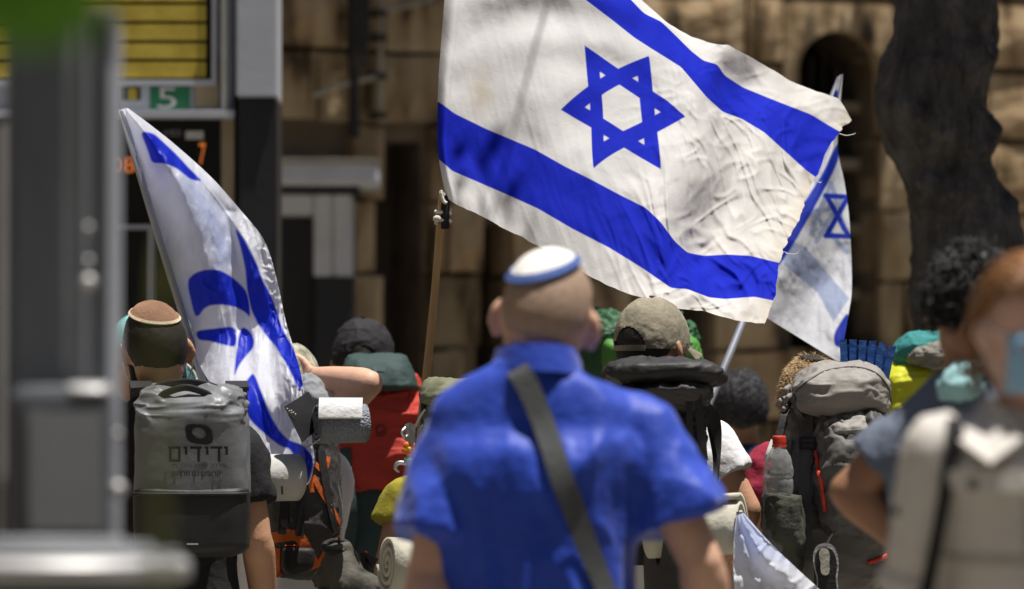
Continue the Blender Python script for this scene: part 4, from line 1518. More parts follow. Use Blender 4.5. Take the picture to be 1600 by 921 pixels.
# --- man with the printed roll-top pack
D4 = 14.38
h4 = Human('man in a black T-shirt and tan skullcap with cream trim', 284, 474, D4, 0, fat=.98, hyaw=8, roll=-2, lat=-.085)
h4.arm[1] = [P(374, 704, D4), P(402, 842, D4 - .03), P(416, 972, D4 + .06), P(418, 1030, D4 + .08)]
h4.arm[-1] = [P(194, 704, D4), P(172, 842, D4 - .03), P(166, 972, D4 + .06), P(166, 1030, D4 + .08)]
h4.body(M_SKIN, .0065)
h4.hair(M_DKHAIR, .004, 1.535, 1.70, .0008, 80, 3, 1.60, sharp=.02)
h4.skullcap(M_KBEIGE, .084, -16, .009, rim=M_KCREAM, rimw=.006, side=4)
h4.shirt(M_BLACKTEE, .62, 1.0, .86, .010, seed=51, flare=1.15)
h4.trousers(M_GREYTR)
def ear_loops(h):
    m_ = None
    mk_ = (lambda vf: (h.h(vf[0]), vf[1]))
    MU, MV = np.meshgrid(np.linspace(-1, 1, 21), np.linspace(0, 1, 13))
    q = np.stack([MU * .072, .122 - .085 * MU ** 2 - .012 * MV, 1.625 - MV * .095], -1).reshape(-1, 3)
    f = grid_faces(13, 21)
    m_ = obj('face_mask', (h.h(np.concatenate([q, q - (0, .003, 0)])), [t[::-1] for t in f] + [tuple(i + 273 for i in t) for t in f]), M_MASK, h.o)
    for sd in (-1, 1):
        for z0, z1 in ((1.62, 1.640), (1.545, 1.605)):
            obj('ear_loop', mk_(tube([(sd * .068, .045, z0), (sd * .084, .012, (z0 + z1) / 2), (sd * .089, -.014, z1)], .0022, 6, 10)), M_KWHITE, m_)
ear_loops(h4)
M_RGREY = mat('coated_grey_fabric', (.16, .168, .18), .45, .10, 4, .15, 30, spec=.45)
M_RBLACK = mat('coated_black_fabric', (.013, .014, .016), .55, .15, 4, .15, 30, spec=.5)
pkA = thing('backpack', 'grey and black roll-top backpack printed with dark lettering and a ring emblem', 'backpack', P(296, 872, 14.1), 'backpacks worn by the walkers')
lowA = pack_body('lower_body', [(764, 206, 386, .0, .25, 5), (775, 205, 387, -.01, .25, 5), (840, 207, 386, -.012, .25, 5), (862, 214, 380, -.005, .24, 4.5), (872, 235, 360, .03, .2, 4)], 14.0, M_RBLACK, pkA, 96, 40, .003, 8, 0)
upA = pack_body('main_body', [(604, 235, 352, .07, .20, 4), (609, 220, 366, .05, .23, 4.5), (622, 212, 376, .02, .25, 5), (650, 207, 382, .0, .25, 5.5), (700, 206, 385, -.002, .25, 5.5), (773, 206, 386, .0, .25, 5.5)], 14.0, M_RGREY, pkA, 128, 110, .003, 7, 0)
crumple(upA, .012, (14, 10, 26), 61, 'ridge', mask=lambda W: np.clip((W[:, 2] - P(0, 672, 14)[2]) / .06, 0, 1))
crumple(upA, .003, (5, 5, 5), 66, 'ridge')
for (a_, b_, hgt, dp) in ((236, 345, 597, .10), (250, 330, 606, .03)):
    obj('handle', tube([P(a_, 622, 14.0 + dp), P(a_ + 10, hgt + 8, 14.0 + dp), P((a_ + b_) / 2, hgt, 14.0 + dp), P(b_ - 10, hgt + 8, 14.0 + dp), P(b_, 622, 14.0 + dp)], .009, 8, 40, (.45, (0, 1, .3))), M_RBLACK, pkA)
suA = Surf(upA, lowA)
def decal(su, VFpx, material, name, par, lift=.0045):
    V, F = VFpx
    W = np.array([su.hit(x, y, lift)[0] for x, y in V])
    return obj(name, (W, F), material, par, False)
def text_box(body, x0, y0, x1, y1):
    V, F = text_vf(body)
    lo, hi = V.min(0), V.max(0)
    u = (V[:, :2] - lo[:2]) / (hi[:2] - lo[:2])
    return np.stack([x0 + u[:, 0] * (x1 - x0), y1 - u[:, 1] * (y1 - y0)], 1), F
M_INK = mat('black_print', (.010, .011, .014), .5, .1, 10, 0)
M_INK2 = mat('grey_print', (.06, .065, .075), .5, .1, 10, 0)
aa_ = np.linspace(0, 2 * np.pi, 36, endpoint=False)
sq_ = 1 + .16 * np.cos(2 * (aa_ - .7)) ** 2
ring = np.concatenate([np.stack([311 + 21 * sq_ * np.cos(aa_), 679 + 15 * sq_ * np.sin(aa_) + 4 * np.cos(aa_)], 1), np.stack([311 + 11 * np.cos(aa_), 677 + 8.5 * np.sin(aa_) + 2 * np.cos(aa_)], 1)])
decal(suA, (ring, [(i, (i + 1) % 36, 36 + (i + 1) % 36, 36 + i) for i in range(36)]), M_INK, 'emblem', pkA)
def bars(rects):
    V, F = [], []
    for (x0, y0, x1, y1) in rects:
        k = max(1, int(max(x1 - x0, y1 - y0) / 5))
        hz = (x1 - x0) > (y1 - y0)
        for i in range(k):
            a, b = (x0 + (x1 - x0) * i / k, x0 + (x1 - x0) * (i + 1) / k) if hz else (x0, x1)
            c, e = (y0, y1) if hz else (y0 + (y1 - y0) * i / k, y0 + (y1 - y0) * (i + 1) / k)
            n = len(V)
            V += [(a, c), (b, c), (b, e), (a, e)]
            F.append((n, n + 1, n + 2, n + 3))
    return np.array(V), F
yod = lambda x: [(x, 698, x + 3.8, 711), (x - 2.2, 698, x, 701.5)]
dal = lambda x: [(x, 698, x + 18.5, 701.6), (x + 11.5, 701.6, x + 15.3, 722)]
mem = lambda x: [(x, 698, x + 19, 701.6), (x + 1.5, 701.6, x + 5, 718.6), (x + 15.4, 701.6, x + 19, 718.6), (x + 1.5, 718.6, x + 19, 722)]
decal(suA, bars(mem(263) + yod(289) + dal(297) + yod(322) + dal(329) + yod(352)), M_INK, 'lettering', pkA)
decal(suA, text_box('\u05d9\u05ea\u05e8\u05d1\u05d7 \u05e2\u05d5\u05d9\u05e1 \u05df\u05d5\u05d2\u05e8\u05d0', 268, 725, 353, 732), M_INK2, 'lettering', pkA)
decal(suA, text_box('\u05e7\u05d5\u05d7\u05e8\u05de \u05dd\u05d2 \u05dd\u05d9\u05d1\u05d5\u05e8\u05e7', 268, 737, 345, 747), M_INK, 'lettering', pkA)
obj('seam', suA.cord([(207, 772), (240, 773), (296, 773), (350, 773), (385, 772)], .004), M_RBLACK, pkA)
decal(suA, (np.array([(292, 849), (310, 849), (310, 851.5), (292, 851.5)]), [(0, 1, 2, 3)]), M_WHITE, 'small_tag', pkA)
for x_ in (222, 372):
    obj('shoulder_strap', ribbon([P(x_, 612, 14.2), P(x_ - 3, 603, 14.3), P(x_ - 2, 625, 14.50), P(x_, 700, 14.52)], [(0, -.5, .8), (0, 0, 1), (0, 1, .4), (0, 1, 0)], .055, .012, 18), M_RBLACK, pkA)

# --- walker in the turquoise cap with a dark teal pack
M_TEALCAP = mat('turquoise_cap', (.20, .50, .50), .8, .1, 10, .3, 60)
M_DKTEAL = mat('dark_teal_nylon', (.012, .055, .060), .6, .2, 8, .3, 40)
M_CYAN = mat('cyan_webbing', (.12, .42, .44), .7, .1, 20, .2)
D5 = 15.8
h5 = Human('walker in a turquoise cap half hidden behind the printed roll-top pack', 222, 494, D5, 0, hyaw=35)
h5.body(M_SKIN, .010)
h5.hair(M_DKHAIR, .006, 1.56, 1.69)
h5.cap(M_TEALCAP)
h5.shirt(M_BLACKTEE, vox=.013)
h5.trousers(M_JEANS)
pkB = thing('backpack', 'dark teal backpack with cyan straps and zips beside the draped flag', 'backpack', P(270, 740, 15.5), 'backpacks worn by the walkers')
bB = pack_body('main_body', [(498, 290, 306, .14, .2, 2.5), (506, 278, 316, .06, .24, 3), (530, 262, 326, .02, .27, 3.5), (580, 240, 332, .0, .28, 3.5), (640, 225, 336, .0, .28, 3.5), (730, 225, 332, .02, .28, 3.5)], 15.35, M_DKTEAL, pkB, seed=5)
suB = Surf(bB)
obj('strap', suB.strap([(287, 575), (296, 590), (303, 612)], .02, fall=15.35), M_CYAN, pkB)
obj('zip', suB.cord([(291, 570), (302, 582), (308, 600)], .004, fall=15.35), M_WHITE, pkB)
obj('strap', suB.strap([(268, 560), (262, 600), (258, 660)], .03, fall=15.35), M_BLACKCLOTH, pkB)

# --- flag carrier with raised arm, black and orange pack
M_CAMO = mat('camouflage_cloth', (.22, .22, .16), .9, .55, 30, .3, 60, col2=(.50, .48, .36))
M_ORANGE = mat('orange_webbing', (.62, .13, .02), .7, .12, 20, .2)
M_PKBLACK = mat('black_nylon', (.022, .021, .022), .6, .25, 6, .3, 40)
M_PKCHAR = mat('charcoal_nylon', (.05, .048, .05), .6, .25, 6, .3, 40)
M_GREYCLOTH = mat('grey_jersey', (.22, .23, .24), .9, .12, 8, .3, 60)
D6 = 15.15
h6 = Human('walker in a camouflage cap raising a bare forearm against the draped flag', 452, 542, D6, 0, hyaw=-10)
h6.arm[1] = [P(502, 668, D6 - .02), P(577, 600, D6 - .27), P(494, 588, D6 - .10), P(468, 590, D6 - .06)]
h6.palm[1] = (0, 0, 1)
h6.curl[1] = .75
h6.body(M_SKIN2, .0058)
h6.hair(M_DKHAIR, .006, 1.56, 1.69)
h6.cap(M_CAMO, True, True, .011)
h6.shirt(M_WHITETEE, .50, .98, seed=61, flare=1.1)
h6.trousers(M_KHAKI)
jk = voxel([tube([P(458, 612, 14.95), P(478, 606, 14.84), P(494, 622, 14.8), P(503, 660, 14.8)], [.022, .034, .032, .02], 12, 20), ellipsoid(P(480, 634, 14.86), (.04, .05, .045))], .005, 3)
jk = obj('grey_jacket', jk, M_GREYCLOTH)
tag(jk, 'crumpled grey jersey jacket stuffed beside the raised forearm', 'jacket')
crumple(jk, .010, (30, 30, 22), 9, 'ridge')
pkC = thing('backpack', 'black backpack with orange straps and bands under the grey foam mat', 'backpack', P(472, 905, 14.8), 'backpacks worn by the walkers')
bC = pack_body('main_body', [(650, 432, 512, .06, .28, 3), (665, 424, 520, .03, .30, 3.5), (720, 418, 526, .01, .30, 3.5), (800, 416, 530, .0, .30, 3.5), (850, 418, 522, .0, .30, 3.5), (895, 424, 506, .03, .28, 3.5), (905, 436, 490, .08, .25, 3)], 14.66, M_PKCHAR, pkC, seed=9, soft=.004, crease=.005)
# loose black lid flap, tilted
A, B, C, Dq = P(444, 636, 14.40), P(482, 612, 14.48), P(506, 662, 14.46), P(472, 692, 14.38)
fl = []
for i in range(13):
    for j in range(13):
        u, v = i / 12, j / 12
        p = (A * (1 - u) + B * u) * (1 - v) + (Dq * (1 - u) + C * u) * v
        fl.append(p + np.array([0, -.012 * math.sin(math.pi * u) * math.sin(math.pi * v), 0]))
fl = np.array(fl)
ff = grid_faces(13, 13)
V2 = np.concatenate([fl, fl + (0, .014, 0)])
rim = [i for i in range(13)] + [i * 13 + 12 for i in range(1, 13)] + [12 * 13 + i for i in range(11, -1, -1)] + [i * 13 for i in range(11, 0, -1)]
F2 = ff + [tuple(q + 169 for q in t[::-1]) for t in ff] + [(rim[i], rim[(i + 1) % len(rim)], rim[(i + 1) % len(rim)] + 169, rim[i] + 169) for i in range(len(rim))]
lidC = obj('lid_flap', (V2, F2), mat('matt_black_flap', (.006, .006, .007), .9, .2, 6, .1), pkC)
obj('flap_stay', tube([P(488, 645, 14.47), P(494, 672, 14.72)], .010, 8), M_PKBLACK, pkC)
for q in range(7):
    x_, y_ = 449 + q * 2.1 + (q % 3), 639 + q * 1.4 + (q % 2) * 2
    obj('stitch_mark', ellipsoid(P(x_, y_, 14.395), (.0022, .001, .0022), None, 6, 4), M_WHITE, lidC)
suC = Surf(bC)
for pts, w in (([(489, 744), (505, 775), (520, 800), (531, 822)], .014), ([(420, 842), (445, 838), (466, 838), (480, 860), (493, 886)], .028), ([(434, 856), (434, 880), (436, 902)], .022), ([(492, 725), (506, 738), (512, 715)], .012), ([(493, 886), (503, 866), (516, 848), (528, 838)], .012), ([(484, 745), (488, 770)], .012)):
    obj('orange_strap', suC.strap(pts, w, .004, fall=14.68), M_ORANGE, pkC)
for pts in ([(444, 690), (446, 760), (442, 835)], [(500, 700), (510, 770), (522, 830)], [(470, 700), (468, 838)]):
    obj('black_strap', suC.strap(pts, .022, .005, fall=14.68), M_PKBLACK, pkC)
p_, n_ = suC.hit(456, 855, .006, 14.66)
obj('buckle', buckle(p_, n_, (0, 0, 1), .03, .012), M_ORANGE, pkC)
obj('front_pocket', loft_px([(856, 442, 486, -.015, .05, 3), (862, 440, 492, -.025, .06, 3.5), (888, 440, 488, -.025, .06, 3.5), (898, 448, 470, -.01, .05, 3)], 14.66, 48, 24), M_PKBLACK, pkC)
# foam mats
def foam_grey():
    m = mat('dimpled_grey_foam', (.20, .22, .25), .6, .12, 4, .2, 30, fine=1.0, finescale=150)
    return m
M_FOAMG = foam_grey()
M_FOAMW = mat('pale_grey_foam', (.46, .46, .44), .85, .08, 5, .3, 60)
M_FOAMB = mat('beige_foam', (.50, .48, .40), .85, .08, 5, .3, 60)
M_FOIL = mat('white_foam_edge', (.54, .54, .55), .7, .15, 14, .5, 60)
m1 = thing('rolled_mat', 'dimpled grey foam mat rolled up below the bare forearm', 'foam mat', P(530, 690, 14.5), 'rolled foam mats')
obj('roll', spiral_roll(P(494, 662, 14.40), P(571, 660, 14.44), .056, 3.3, .009, 110, 2), M_FOAMG, m1)
fv = []
for i in range(9):
    t = i / 8
    a_ = .15 + t * 1.35
    for xx, dd in ((499, 14.40), (567, 14.44)):
        c_ = P(xx, 661, dd)
        fv.append(c_ + np.array([0, -math.cos(a_) * .060, math.sin(a_) * .060]))
fv = np.array(fv)
gf = [(2 * i, 2 * i + 1, 2 * i + 3, 2 * i + 2) for i in range(8)]
fo = fv + (0, -.004, .004)
obj('white_flap', (np.concatenate([fv, fo]), gf + [tuple(q + 18 for q in t[::-1]) for t in gf] + [(0, 1, 19, 18), (16, 17, 35, 34)[::-1]]), M_FOIL, m1)
obj('tie_cord', tube([P(483, 698, 14.42), P(492, 692, 14.40), P(500, 686, 14.37), P(503, 684, 14.38)], .0022, 6, 14), M_FOIL, m1)
obj('holding_strap', tube([P(500, 640, 14.62), P(505, 668, 14.50), P(495, 700, 14.66)], .006, 8, 16), M_PKBLACK, m1)
m2 = thing('rolled_mat', 'pale grey foam mat rolled up at the foot of the draped flag', 'foam mat', P(430, 786, 14.48), 'rolled foam mats')
obj('roll', spiral_roll(P(376, 744, 14.40), P(465, 743, 14.47), .069, 3.0, .011, 110, 4), M_FOAMW, m2)
ls = Surf(m2.children[0])
obj('label_mark', ls.strap([(440, 760), (441, 772)], .005, .001, fall=14.4), M_PKCHAR, m2)
# boot hanging from the pack
M_BOOTB = mat('black_boot', (.02, .02, .02), .6, .2, 20, .3, 90)
M_BOOTG = mat('grey_suede', (.085, .08, .065), .85, .25, 20, .3, 90)
bt_ = thing('hiking_boot', 'grey and black hiking boot dangling by its laces below the orange strapped pack', 'boot', P(548, 930, 14.5))
vb = voxel([tube([P(528, 850, 14.5), P(532, 872, 14.5), P(540, 900, 14.48), P(548, 925, 14.46)], [.032, .042, .052, .056], 14, 20), tube([P(545, 915, 14.46), P(575, 925, 14.42), P(592, 932, 14.40)], [.052, .046, .03], 14, 14), tube([P(540, 905, 14.48), P(508, 912, 14.52), P(502, 915, 14.52)], [.05, .04, .03], 12, 10)], .005, 4)
bo = obj('upper', vb, M_BOOTG, bt_)
crumple(bo, .003, 40, 3)
suD = Surf(bo)
a_ = np.linspace(0, 2 * np.pi, 25)
obj('collar', tube([P(528, 852, 14.5) + np.array([-.004 + .031 * math.cos(t), .031 * math.sin(t), .014 * math.sin(t) - .004]) for t in a_], .009, 8, 49), M_BOOTB, bt_)
obj('side_patch', suD.strap([(556, 872), (572, 880), (580, 868)], .04, .003, fall=14.5), M_BOOTB, bt_)
obj('sole', tube([P(500, 928, 14.5), P(545, 940, 14.46), P(596, 944, 14.40)], [.04, .055, .035], 14, 20, (.35, (0, 0, 1))), M_BOOTB, bt_)
obj('hanging_lace', tube([P(530, 856, 14.48), P(535, 800, 14.56), P(528, 760, 14.62)], .003, 6, 16), M_BOOTB, bt_)
p_, n_ = suD.hit(572, 863, .002, 14.5)
obj('eyelet', ellipsoid(p_, (.004, .003, .004), None, 8, 6), M_ORANGE, bt_)

# --- walker with the red pack
M_RED = mat('red_canvas', (.42, .040, .025), .75, .14, 5, .3, 40)
M_DKGREEN = mat('bottle_green_canvas', (.030, .058, .055), .75, .14, 6, .3, 40)
M_BLACKCAP = mat('faded_black_cap', (.018, .017, .020), .85, .25, 14, .4, 50)
D7 = 16.45
h7 = Human('walker in a faded black cap carrying the red pack', 568, 503, D7, 0)
h7.body(M_SKIN, .009)
h7.hair(M_DKHAIR, .008, 1.55, 1.69)
h7.cap(M_BLACKCAP, True, True, .012, 1.625, .004)
h7.shirt(M_BLACKTEE, vox=.012)
h7.trousers(M_KHAKI)
pkD = thing('backpack', 'red backpack with a dark green lid below the faded black cap', 'backpack', P(588, 930, 16.1), 'backpacks worn by the walkers')
bD = pack_body('main_body', [(588, 540, 640, .05, .32, 3.5), (600, 528, 650, .02, .33, 4), (640, 518, 655, .0, .34, 4), (700, 515, 656, -.01, .34, 4), (740, 516, 654, -.005, .34, 4), (762, 520, 648, .01, .34, 4)], 15.95, M_RED, pkD, 170, 140, .010, 7, .016, (4.5, 4.5, 7), 12)
lidD = pack_body('lid', [(552, 548, 624, .06, .28, 3.5), (558, 538, 634, .02, .30, 4), (580, 532, 644, -.02, .33, 4), (600, 528, 651, -.035, .34, 4), (606, 530, 651, -.03, .34, 4), (609, 536, 648, .0, .33, 4)], 15.95, M_DKGREEN, pkD, 100, 50, .005, 9, .004, 12, 14)
pack_body('lower_body', [(762, 524, 646, .02, .33, 4), (800, 525, 645, .01, .33, 4), (880, 528, 642, .02, .33, 4), (930, 540, 630, .06, .3, 4)], 15.95, M_DKGREEN, pkD, 64, 40, .006, 8, .006, 10, 13)
suE = Surf(bD, lidD)
sp_ = [(594 + (4 + 4.5 * t / 6.3) * math.cos(t), 672 + (4 + 4.5 * t / 6.3) * math.sin(t)) for t in np.linspace(0, 8.6, 22)]
obj('spiral_mark', suE.cord(sp_, .0022, 1, .001, 15.95), mat('dark_red_print', (.11, .02, .02), .8, .1, 10, 0), pkD)
obj('strap', suE.strap([(540, 700), (543, 740), (546, 762)], .03, .004, fall=15.95), M_DKGREEN, pkD)
obj('strap', ribbon([P(546, 764, 15.93), P(550, 800, 15.92), P(548, 840, 15.94), P(540, 870, 15.96)], (0, -1, 0), .03, .004), M_DKGREEN, pkD)
obj('logo', suE.strap([(583, 578), (592, 576), (602, 577)], .02, .001, fall=15.93), mat('faded_green_print', (.06, .09, .09), .8, .1, 10, 0), lidD)
obj('seam', suE.cord([(566, 612), (575, 622), (590, 626), (603, 620), (606, 610)], .003, 3, .0, 15.93), M_RED, pkD)
obj('seam', suE.cord([(640, 612), (643, 660), (645, 720), (643, 758)], .003, 4, .0, 15.93), M_RED, pkD)

# --- small walker with the olive pack (head hidden by the lid)
M_OLIVEPK = mat('olive_nylon', (.16, .165, .10), .7, .16, 6, .3, 40)
D8 = 14.75
h8 = Human('small walker in an olive yellow T-shirt behind the man in royal blue', 716, 606, D8, 0)
h8.arm[-1] = [P(634, 776, D8 - .02), P(605, 880, D8 - .05), P(612, 990, D8 - .1), P(614, 1040, D8 - .1)]
h8.body(M_SKIN, .009)
h8.hair(M_DKHAIR, .006)
h8.shirt(M_OLIVETEE, .45, 1.0, vox=.010, seed=71, flare=1.35)
h8.trousers(M_GREYTR)
pkE = thing('backpack', 'olive backpack hung with small trinkets behind the man in royal blue', 'backpack', P(720, 900, 14.4), 'backpacks worn by the walkers')
bE = pack_body('main_body', [(598, 672, 770, .10, .26, 3), (606, 662, 782, .05, .30, 3.5), (640, 658, 788, .02, .32, 4), (720, 662, 786, .0, .33, 4), (800, 666, 782, .0, .33, 4), (880, 672, 776, .03, .3, 4)], 14.28, M_OLIVEPK, pkE, seed=23)
pack_body('lid', [(592, 678, 764, .06, .26, 3), (596, 664, 776, .02, .29, 3.5), (612, 656, 788, -.02, .31, 4), (626, 657, 788, -.02, .31, 4), (631, 668, 780, .02, .29, 4)], 14.28, M_OLIVEPK, pkE, 80, 40, .005, 10, .006, 14, 24)
suF = Surf(bE)
obj('side_strap', suF.strap([(664, 630), (663, 690), (667, 760), (672, 830)], .02, .005, fall=14.3), M_BLACKCLOTH, pkE)
M_TIN = mat('bare_tin', (.55, .55, .53), .35, .1, 20, .1, 60, metal=.8)
M_PETAL = mat('orange_plastic', (.80, .20, .02), .45, .1, 20, 0)
M_GRPL = mat('green_plastic', (.07, .24, .09), .45, .15, 20, 0)
M_LILAC = mat('lilac_plastic', (.38, .26, .42), .5, .15, 20, 0)
cp = thing('tin_cup', 'small square tin cup clipped to the olive pack', 'cup', P(642, 690, 14.3))
obj('cup_wall', skin_rings(np.array([PA(np.array([(632, 664), (640, 660), (652, 666), (646, 672)]) + (0, dy), np.array([14.30, 14.34, 14.32, 14.28])) for dy in (0, 12, 24)]), cap=False), M_TIN, cp)
obj('cup_base', (PA(np.array([(632, 686), (640, 683), (652, 689), (646, 694)]), np.array([14.30, 14.34, 14.32, 14.28])), [(0, 1, 2, 3)]), M_TIN, cp, False)
obj('cup_handle', tube([P(634, 668, 14.3), P(628, 676, 14.29), P(633, 686, 14.3)], .0035, 6, 12), M_TIN, cp)
obj('clip_cord', tube([P(648, 668, 14.31), P(656, 652, 14.3), P(664, 640, 14.29)], .003, 6, 12), M_FOIL, cp)
fl_ = thing('flower_charm', 'orange plastic flower charm dangling below the tin cup', 'charm', P(641, 714, 14.3))
for q in range(5):
    t = q * 2 * math.pi / 5 + .3
    obj('petal', ellipsoid(P(640 + 6.5 * math.cos(t), 702 + 6.5 * math.sin(t), 14.29), (.010, .005, .010), None, 10, 8), M_PETAL, fl_)
obj('heart', ellipsoid(P(640, 702, 14.284), (.006, .005, .006), None, 10, 8), M_YEL, fl_)
obj('string', tube([P(640, 694, 14.29), P(650, 680, 14.32), P(660, 664, 14.29)], .0016, 6, 10), M_FOIL, fl_)
gc_ = thing('beetle_charm', 'green plastic charm with curled tail below the orange flower', 'charm', P(640, 735, 14.3))
obj('shell', ellipsoid(P(642, 722, 14.29), (.020, .012, .011), roty(.4), 14, 10), M_GRPL, gc_)
obj('tail', tube([P(634, 724, 14.29), P(622, 724, 14.29), P(618, 732, 14.29), P(624, 738, 14.29)], [.006, .006, .005, .003], 8, 16), M_TIN, gc_)
obj('string', tube([P(645, 718, 14.29), P(652, 706, 14.31), P(663, 690, 14.28)], .0016, 6, 10), M_FOIL, gc_)
lc_ = thing('bead_string', 'string of pale lilac and white beads swinging beside the olive pack', 'charm', P(652, 790, 14.3))
for q in range(11):
    obj('bead', ellipsoid(P(648 + 3 * math.sin(q * 1.1) + q * .6, 732 + q * 5.2, 14.29), (.0075, .0075, .0065), None, 10, 8), (M_LILAC, M_FOIL, M_TIN)[q % 3], lc_)
obj('string', tube([P(663, 700, 14.28), P(650, 732, 14.29), P(655, 790, 14.29)], .0014, 6, 10), M_FOIL, lc_)
m3 = thing('rolled_mat', 'beige foam mat rolled up below the olive yellow sleeve', 'foam mat', P(670, 930, 14.3), 'rolled foam mats')
obj('roll', spiral_roll(P(604, 880, 14.16), P(745, 884, 14.24), .082, 3.2, .013, 120, 3), M_FOAMB, m3)
obj('holding_strap', tube([P(690, 832, 14.25), P(688, 850, 14.12), P(688, 884, 14.09)], .007, 8, 14), M_PKBLACK, m3)

# --- walker in the khaki cap with the black pack
M_KHAKICAP = mat('washed_khaki_cap', (.24, .215, .16), .9, .28, 18, .4, 60)
D9 = 14.40
h9 = Human('walker in a washed khaki cap and white T-shirt carrying the black pack', 1016, 471, D9, -6, hyaw=-30)
h9.arm[1] = [P(1104, 690, D9), P(1166, 796, D9 - .02), P(1128, 872, D9 + .16), P(1100, 890, D9 + .24)]
h9.body(M_SKIN, .0065)
h9.hair(M_DKHAIR, .007, 1.548, 1.69, .001, 70, 4, 1.60)
cp9 = h9.cap(M_KHAKICAP, True, True, .011, 1.628, .002)
# strap over the cap's rear opening
n_ = 17
t_ = np.linspace(-.52, .52, n_)
q_ = np.stack([np.sin(t_) * .091, -np.cos(t_) * .112, np.full(n_, 1.630)], 1)
obj('cap_strap', ribbon(h9.h(q_), unit(h9.h(q_) - h9.h(np.array([0, 0, 1.634]))), .014, .003, 33), M_KHAKICAP, cp9)
h9.shirt(M_WHITETEE, .55, 1.02, seed=81, vox=.009, flare=1.2)
h9.trousers(M_JEANS)
pkF = thing('backpack', 'black backpack with a wide flat lid below the khaki cap', 'backpack', P(1035, 890, 14.2), 'backpacks worn by the walkers')
bF = pack_body('main_body', [(590, 985, 1095, .04, .28, 3.5), (610, 975, 1106, .02, .30, 4), (680, 968, 1104, .0, .31, 4), (780, 966, 1102, .0, .31, 4), (880, 974, 1096, .03, .3, 4)], 14.02, M_PKBLACK, pkF, seed=33)
lidF = pack_body('lid', [(560, 1000, 1062, .06, .26, 3), (563, 975, 1092, .0, .30, 3.5), (570, 955, 1118, -.06, .32, 4), (580, 946, 1134, -.07, .33, 4), (590, 950, 1136, -.06, .33, 4), (600, 965, 1120, -.02, .32, 4), (606, 990, 1095, .03, .3, 3.5)], 14.02, M_PKBLACK, pkF, 110, 50, .004, 9, .008, 11, 35)
pack_body('fold', [(600, 1000, 1090, -.04, .2, 3), (606, 975, 1112, -.07, .25, 3.5), (622, 965, 1110, -.05, .25, 3.5), (640, 975, 1096, -.01, .25, 3.5), (650, 1000, 1080, .05, .2, 3)], 14.02, M_PKCHAR, pkF, 100, 44, .006, 9, .010, 13, 37)
suG = Surf(bF, lidF)
for pts, w in (([(1090, 605), (1094, 660), (1100, 720)], .02), ([(1040, 780), (1048, 830), (1058, 876)], .034), ([(1076, 606), (1078, 700), (1076, 780)], .016)):
    obj('strap', ribbon([P(x_, y_, 13.985) for x_, y_ in pts], (0, -1, 0), w, .004), M_PKBLACK, pkF)
obj('shoulder_strap', ribbon([P(1098, 640, 14.12), P(1112, 660, 14.22), P(1116, 720, 14.25), P(1110, 790, 14.2)], [(.4, -.9, 0), (.7, -.7, 0), (1, -.2, 0), (1, 0, 0)], .045, .012, 20), M_PKBLACK, pkF)
obj('lower_pouch', loft_px([(866, 1010, 1090, -.03, .1, 3.5), (874, 1006, 1094, -.04, .12, 4), (930, 1008, 1092, -.04, .12, 4)], 14.0, 48, 20), M_PKCHAR, pkF)
m4 = thing('rolled_mat', 'beige grey foam mat rolled across the black pack beside the royal blue sleeve', 'foam mat', P(1085, 880, 13.92), 'rolled foam mats')
obj('roll', spiral_roll(P(1012, 830, 13.92), P(1160, 822, 13.86), .082, 3.2, .013, 120, 5), M_FOAMB, m4)
for x_ in (1042, 1054):
    a_ = np.linspace(-2.2, 2.2, 21)
    c_ = P(x_, 828, 13.905)
    obj('holding_strap', ribbon(np.stack([c_[0] + a_ * 0.008, c_[1] - .086 * np.cos(a_), c_[2] + .086 * np.sin(a_)], 1), np.stack([a_ * 0, -np.cos(a_), np.sin(a_)], 1), .018, .003, 41), M_PKBLACK, m4)

# --- walker ahead with the green hooded pack
M_GREENPK = mat('leaf_green_nylon', (.022, .085, .036), .6, .2, 6, .3, 40)
M_LIME = mat('bright_green_nylon', (.07, .22, .04), .6, .2, 6, .3, 40)
D10 = 16.3
h10 = Human('walker hidden under the green pack ahead of the khaki cap', 1000, 520, D10, 0)
h10.body(M_SKIN, .012)
h10.hair(M_DKHAIR)
h10.shirt(M_NAVYTEE, vox=.014)
h10.trousers(M_GREYTR)
pkG = thing('backpack', 'two tone green backpack cover behind the khaki cap', 'backpack', P(1000, 760, 15.9), 'backpacks worn by the walkers')
bG = pack_body('main_body', [(488, 930, 1035, .12, .26, 3), (494, 914, 1062, .05, .30, 3), (515, 908, 1080, .0, .32, 3), (545, 908, 1090, -.01, .33, 3.5), (620, 912, 1092, .0, .33, 3.5), (750, 920, 1080, .02, .33, 3.5)], 15.8, M_GREENPK, pkG, 130, 110, .010, 9, .016, 13, 43)
suH = Surf(bG)
obj('green_panel', loft_px([(530, 944, 958, -.02, .1, 2.5), (540, 940, 975, -.05, .14, 3), (560, 938, 985, -.05, .14, 3), (580, 940, 980, -.03, .1, 3)], 15.8, 40, 24), M_LIME, pkG)
o_ = obj('green_panel', loft_px([(524, 1062, 1076, -.01, .14, 2.5), (534, 1058, 1090, -.03, .2, 3), (556, 1056, 1098, -.03, .2, 3), (580, 1060, 1094, -.0, .18, 3)], 15.8, 64, 36), M_LIME, pkG)
crumple(o_, .008, 26, 4, 'ridge')

# --- dark haired walker in navy
D11 = 17.6
h11 = Human('walker with cropped charcoal hair in a plain navy T-shirt', 1157, 582, D11, 0)
h11.body(M_SKIN3, .010)
h11.hair(M_GREYHAIR, .012, 1.548, 1.69, .003, 60, 6, 1.60)
h11.tufts(M_GREYHAIR, 1800, .010, .0016, 1.575, 5, .8, .011)
h11.shirt(M_NAVYTEE, vox=.012, seed=91)
h11.trousers(M_JEANS)

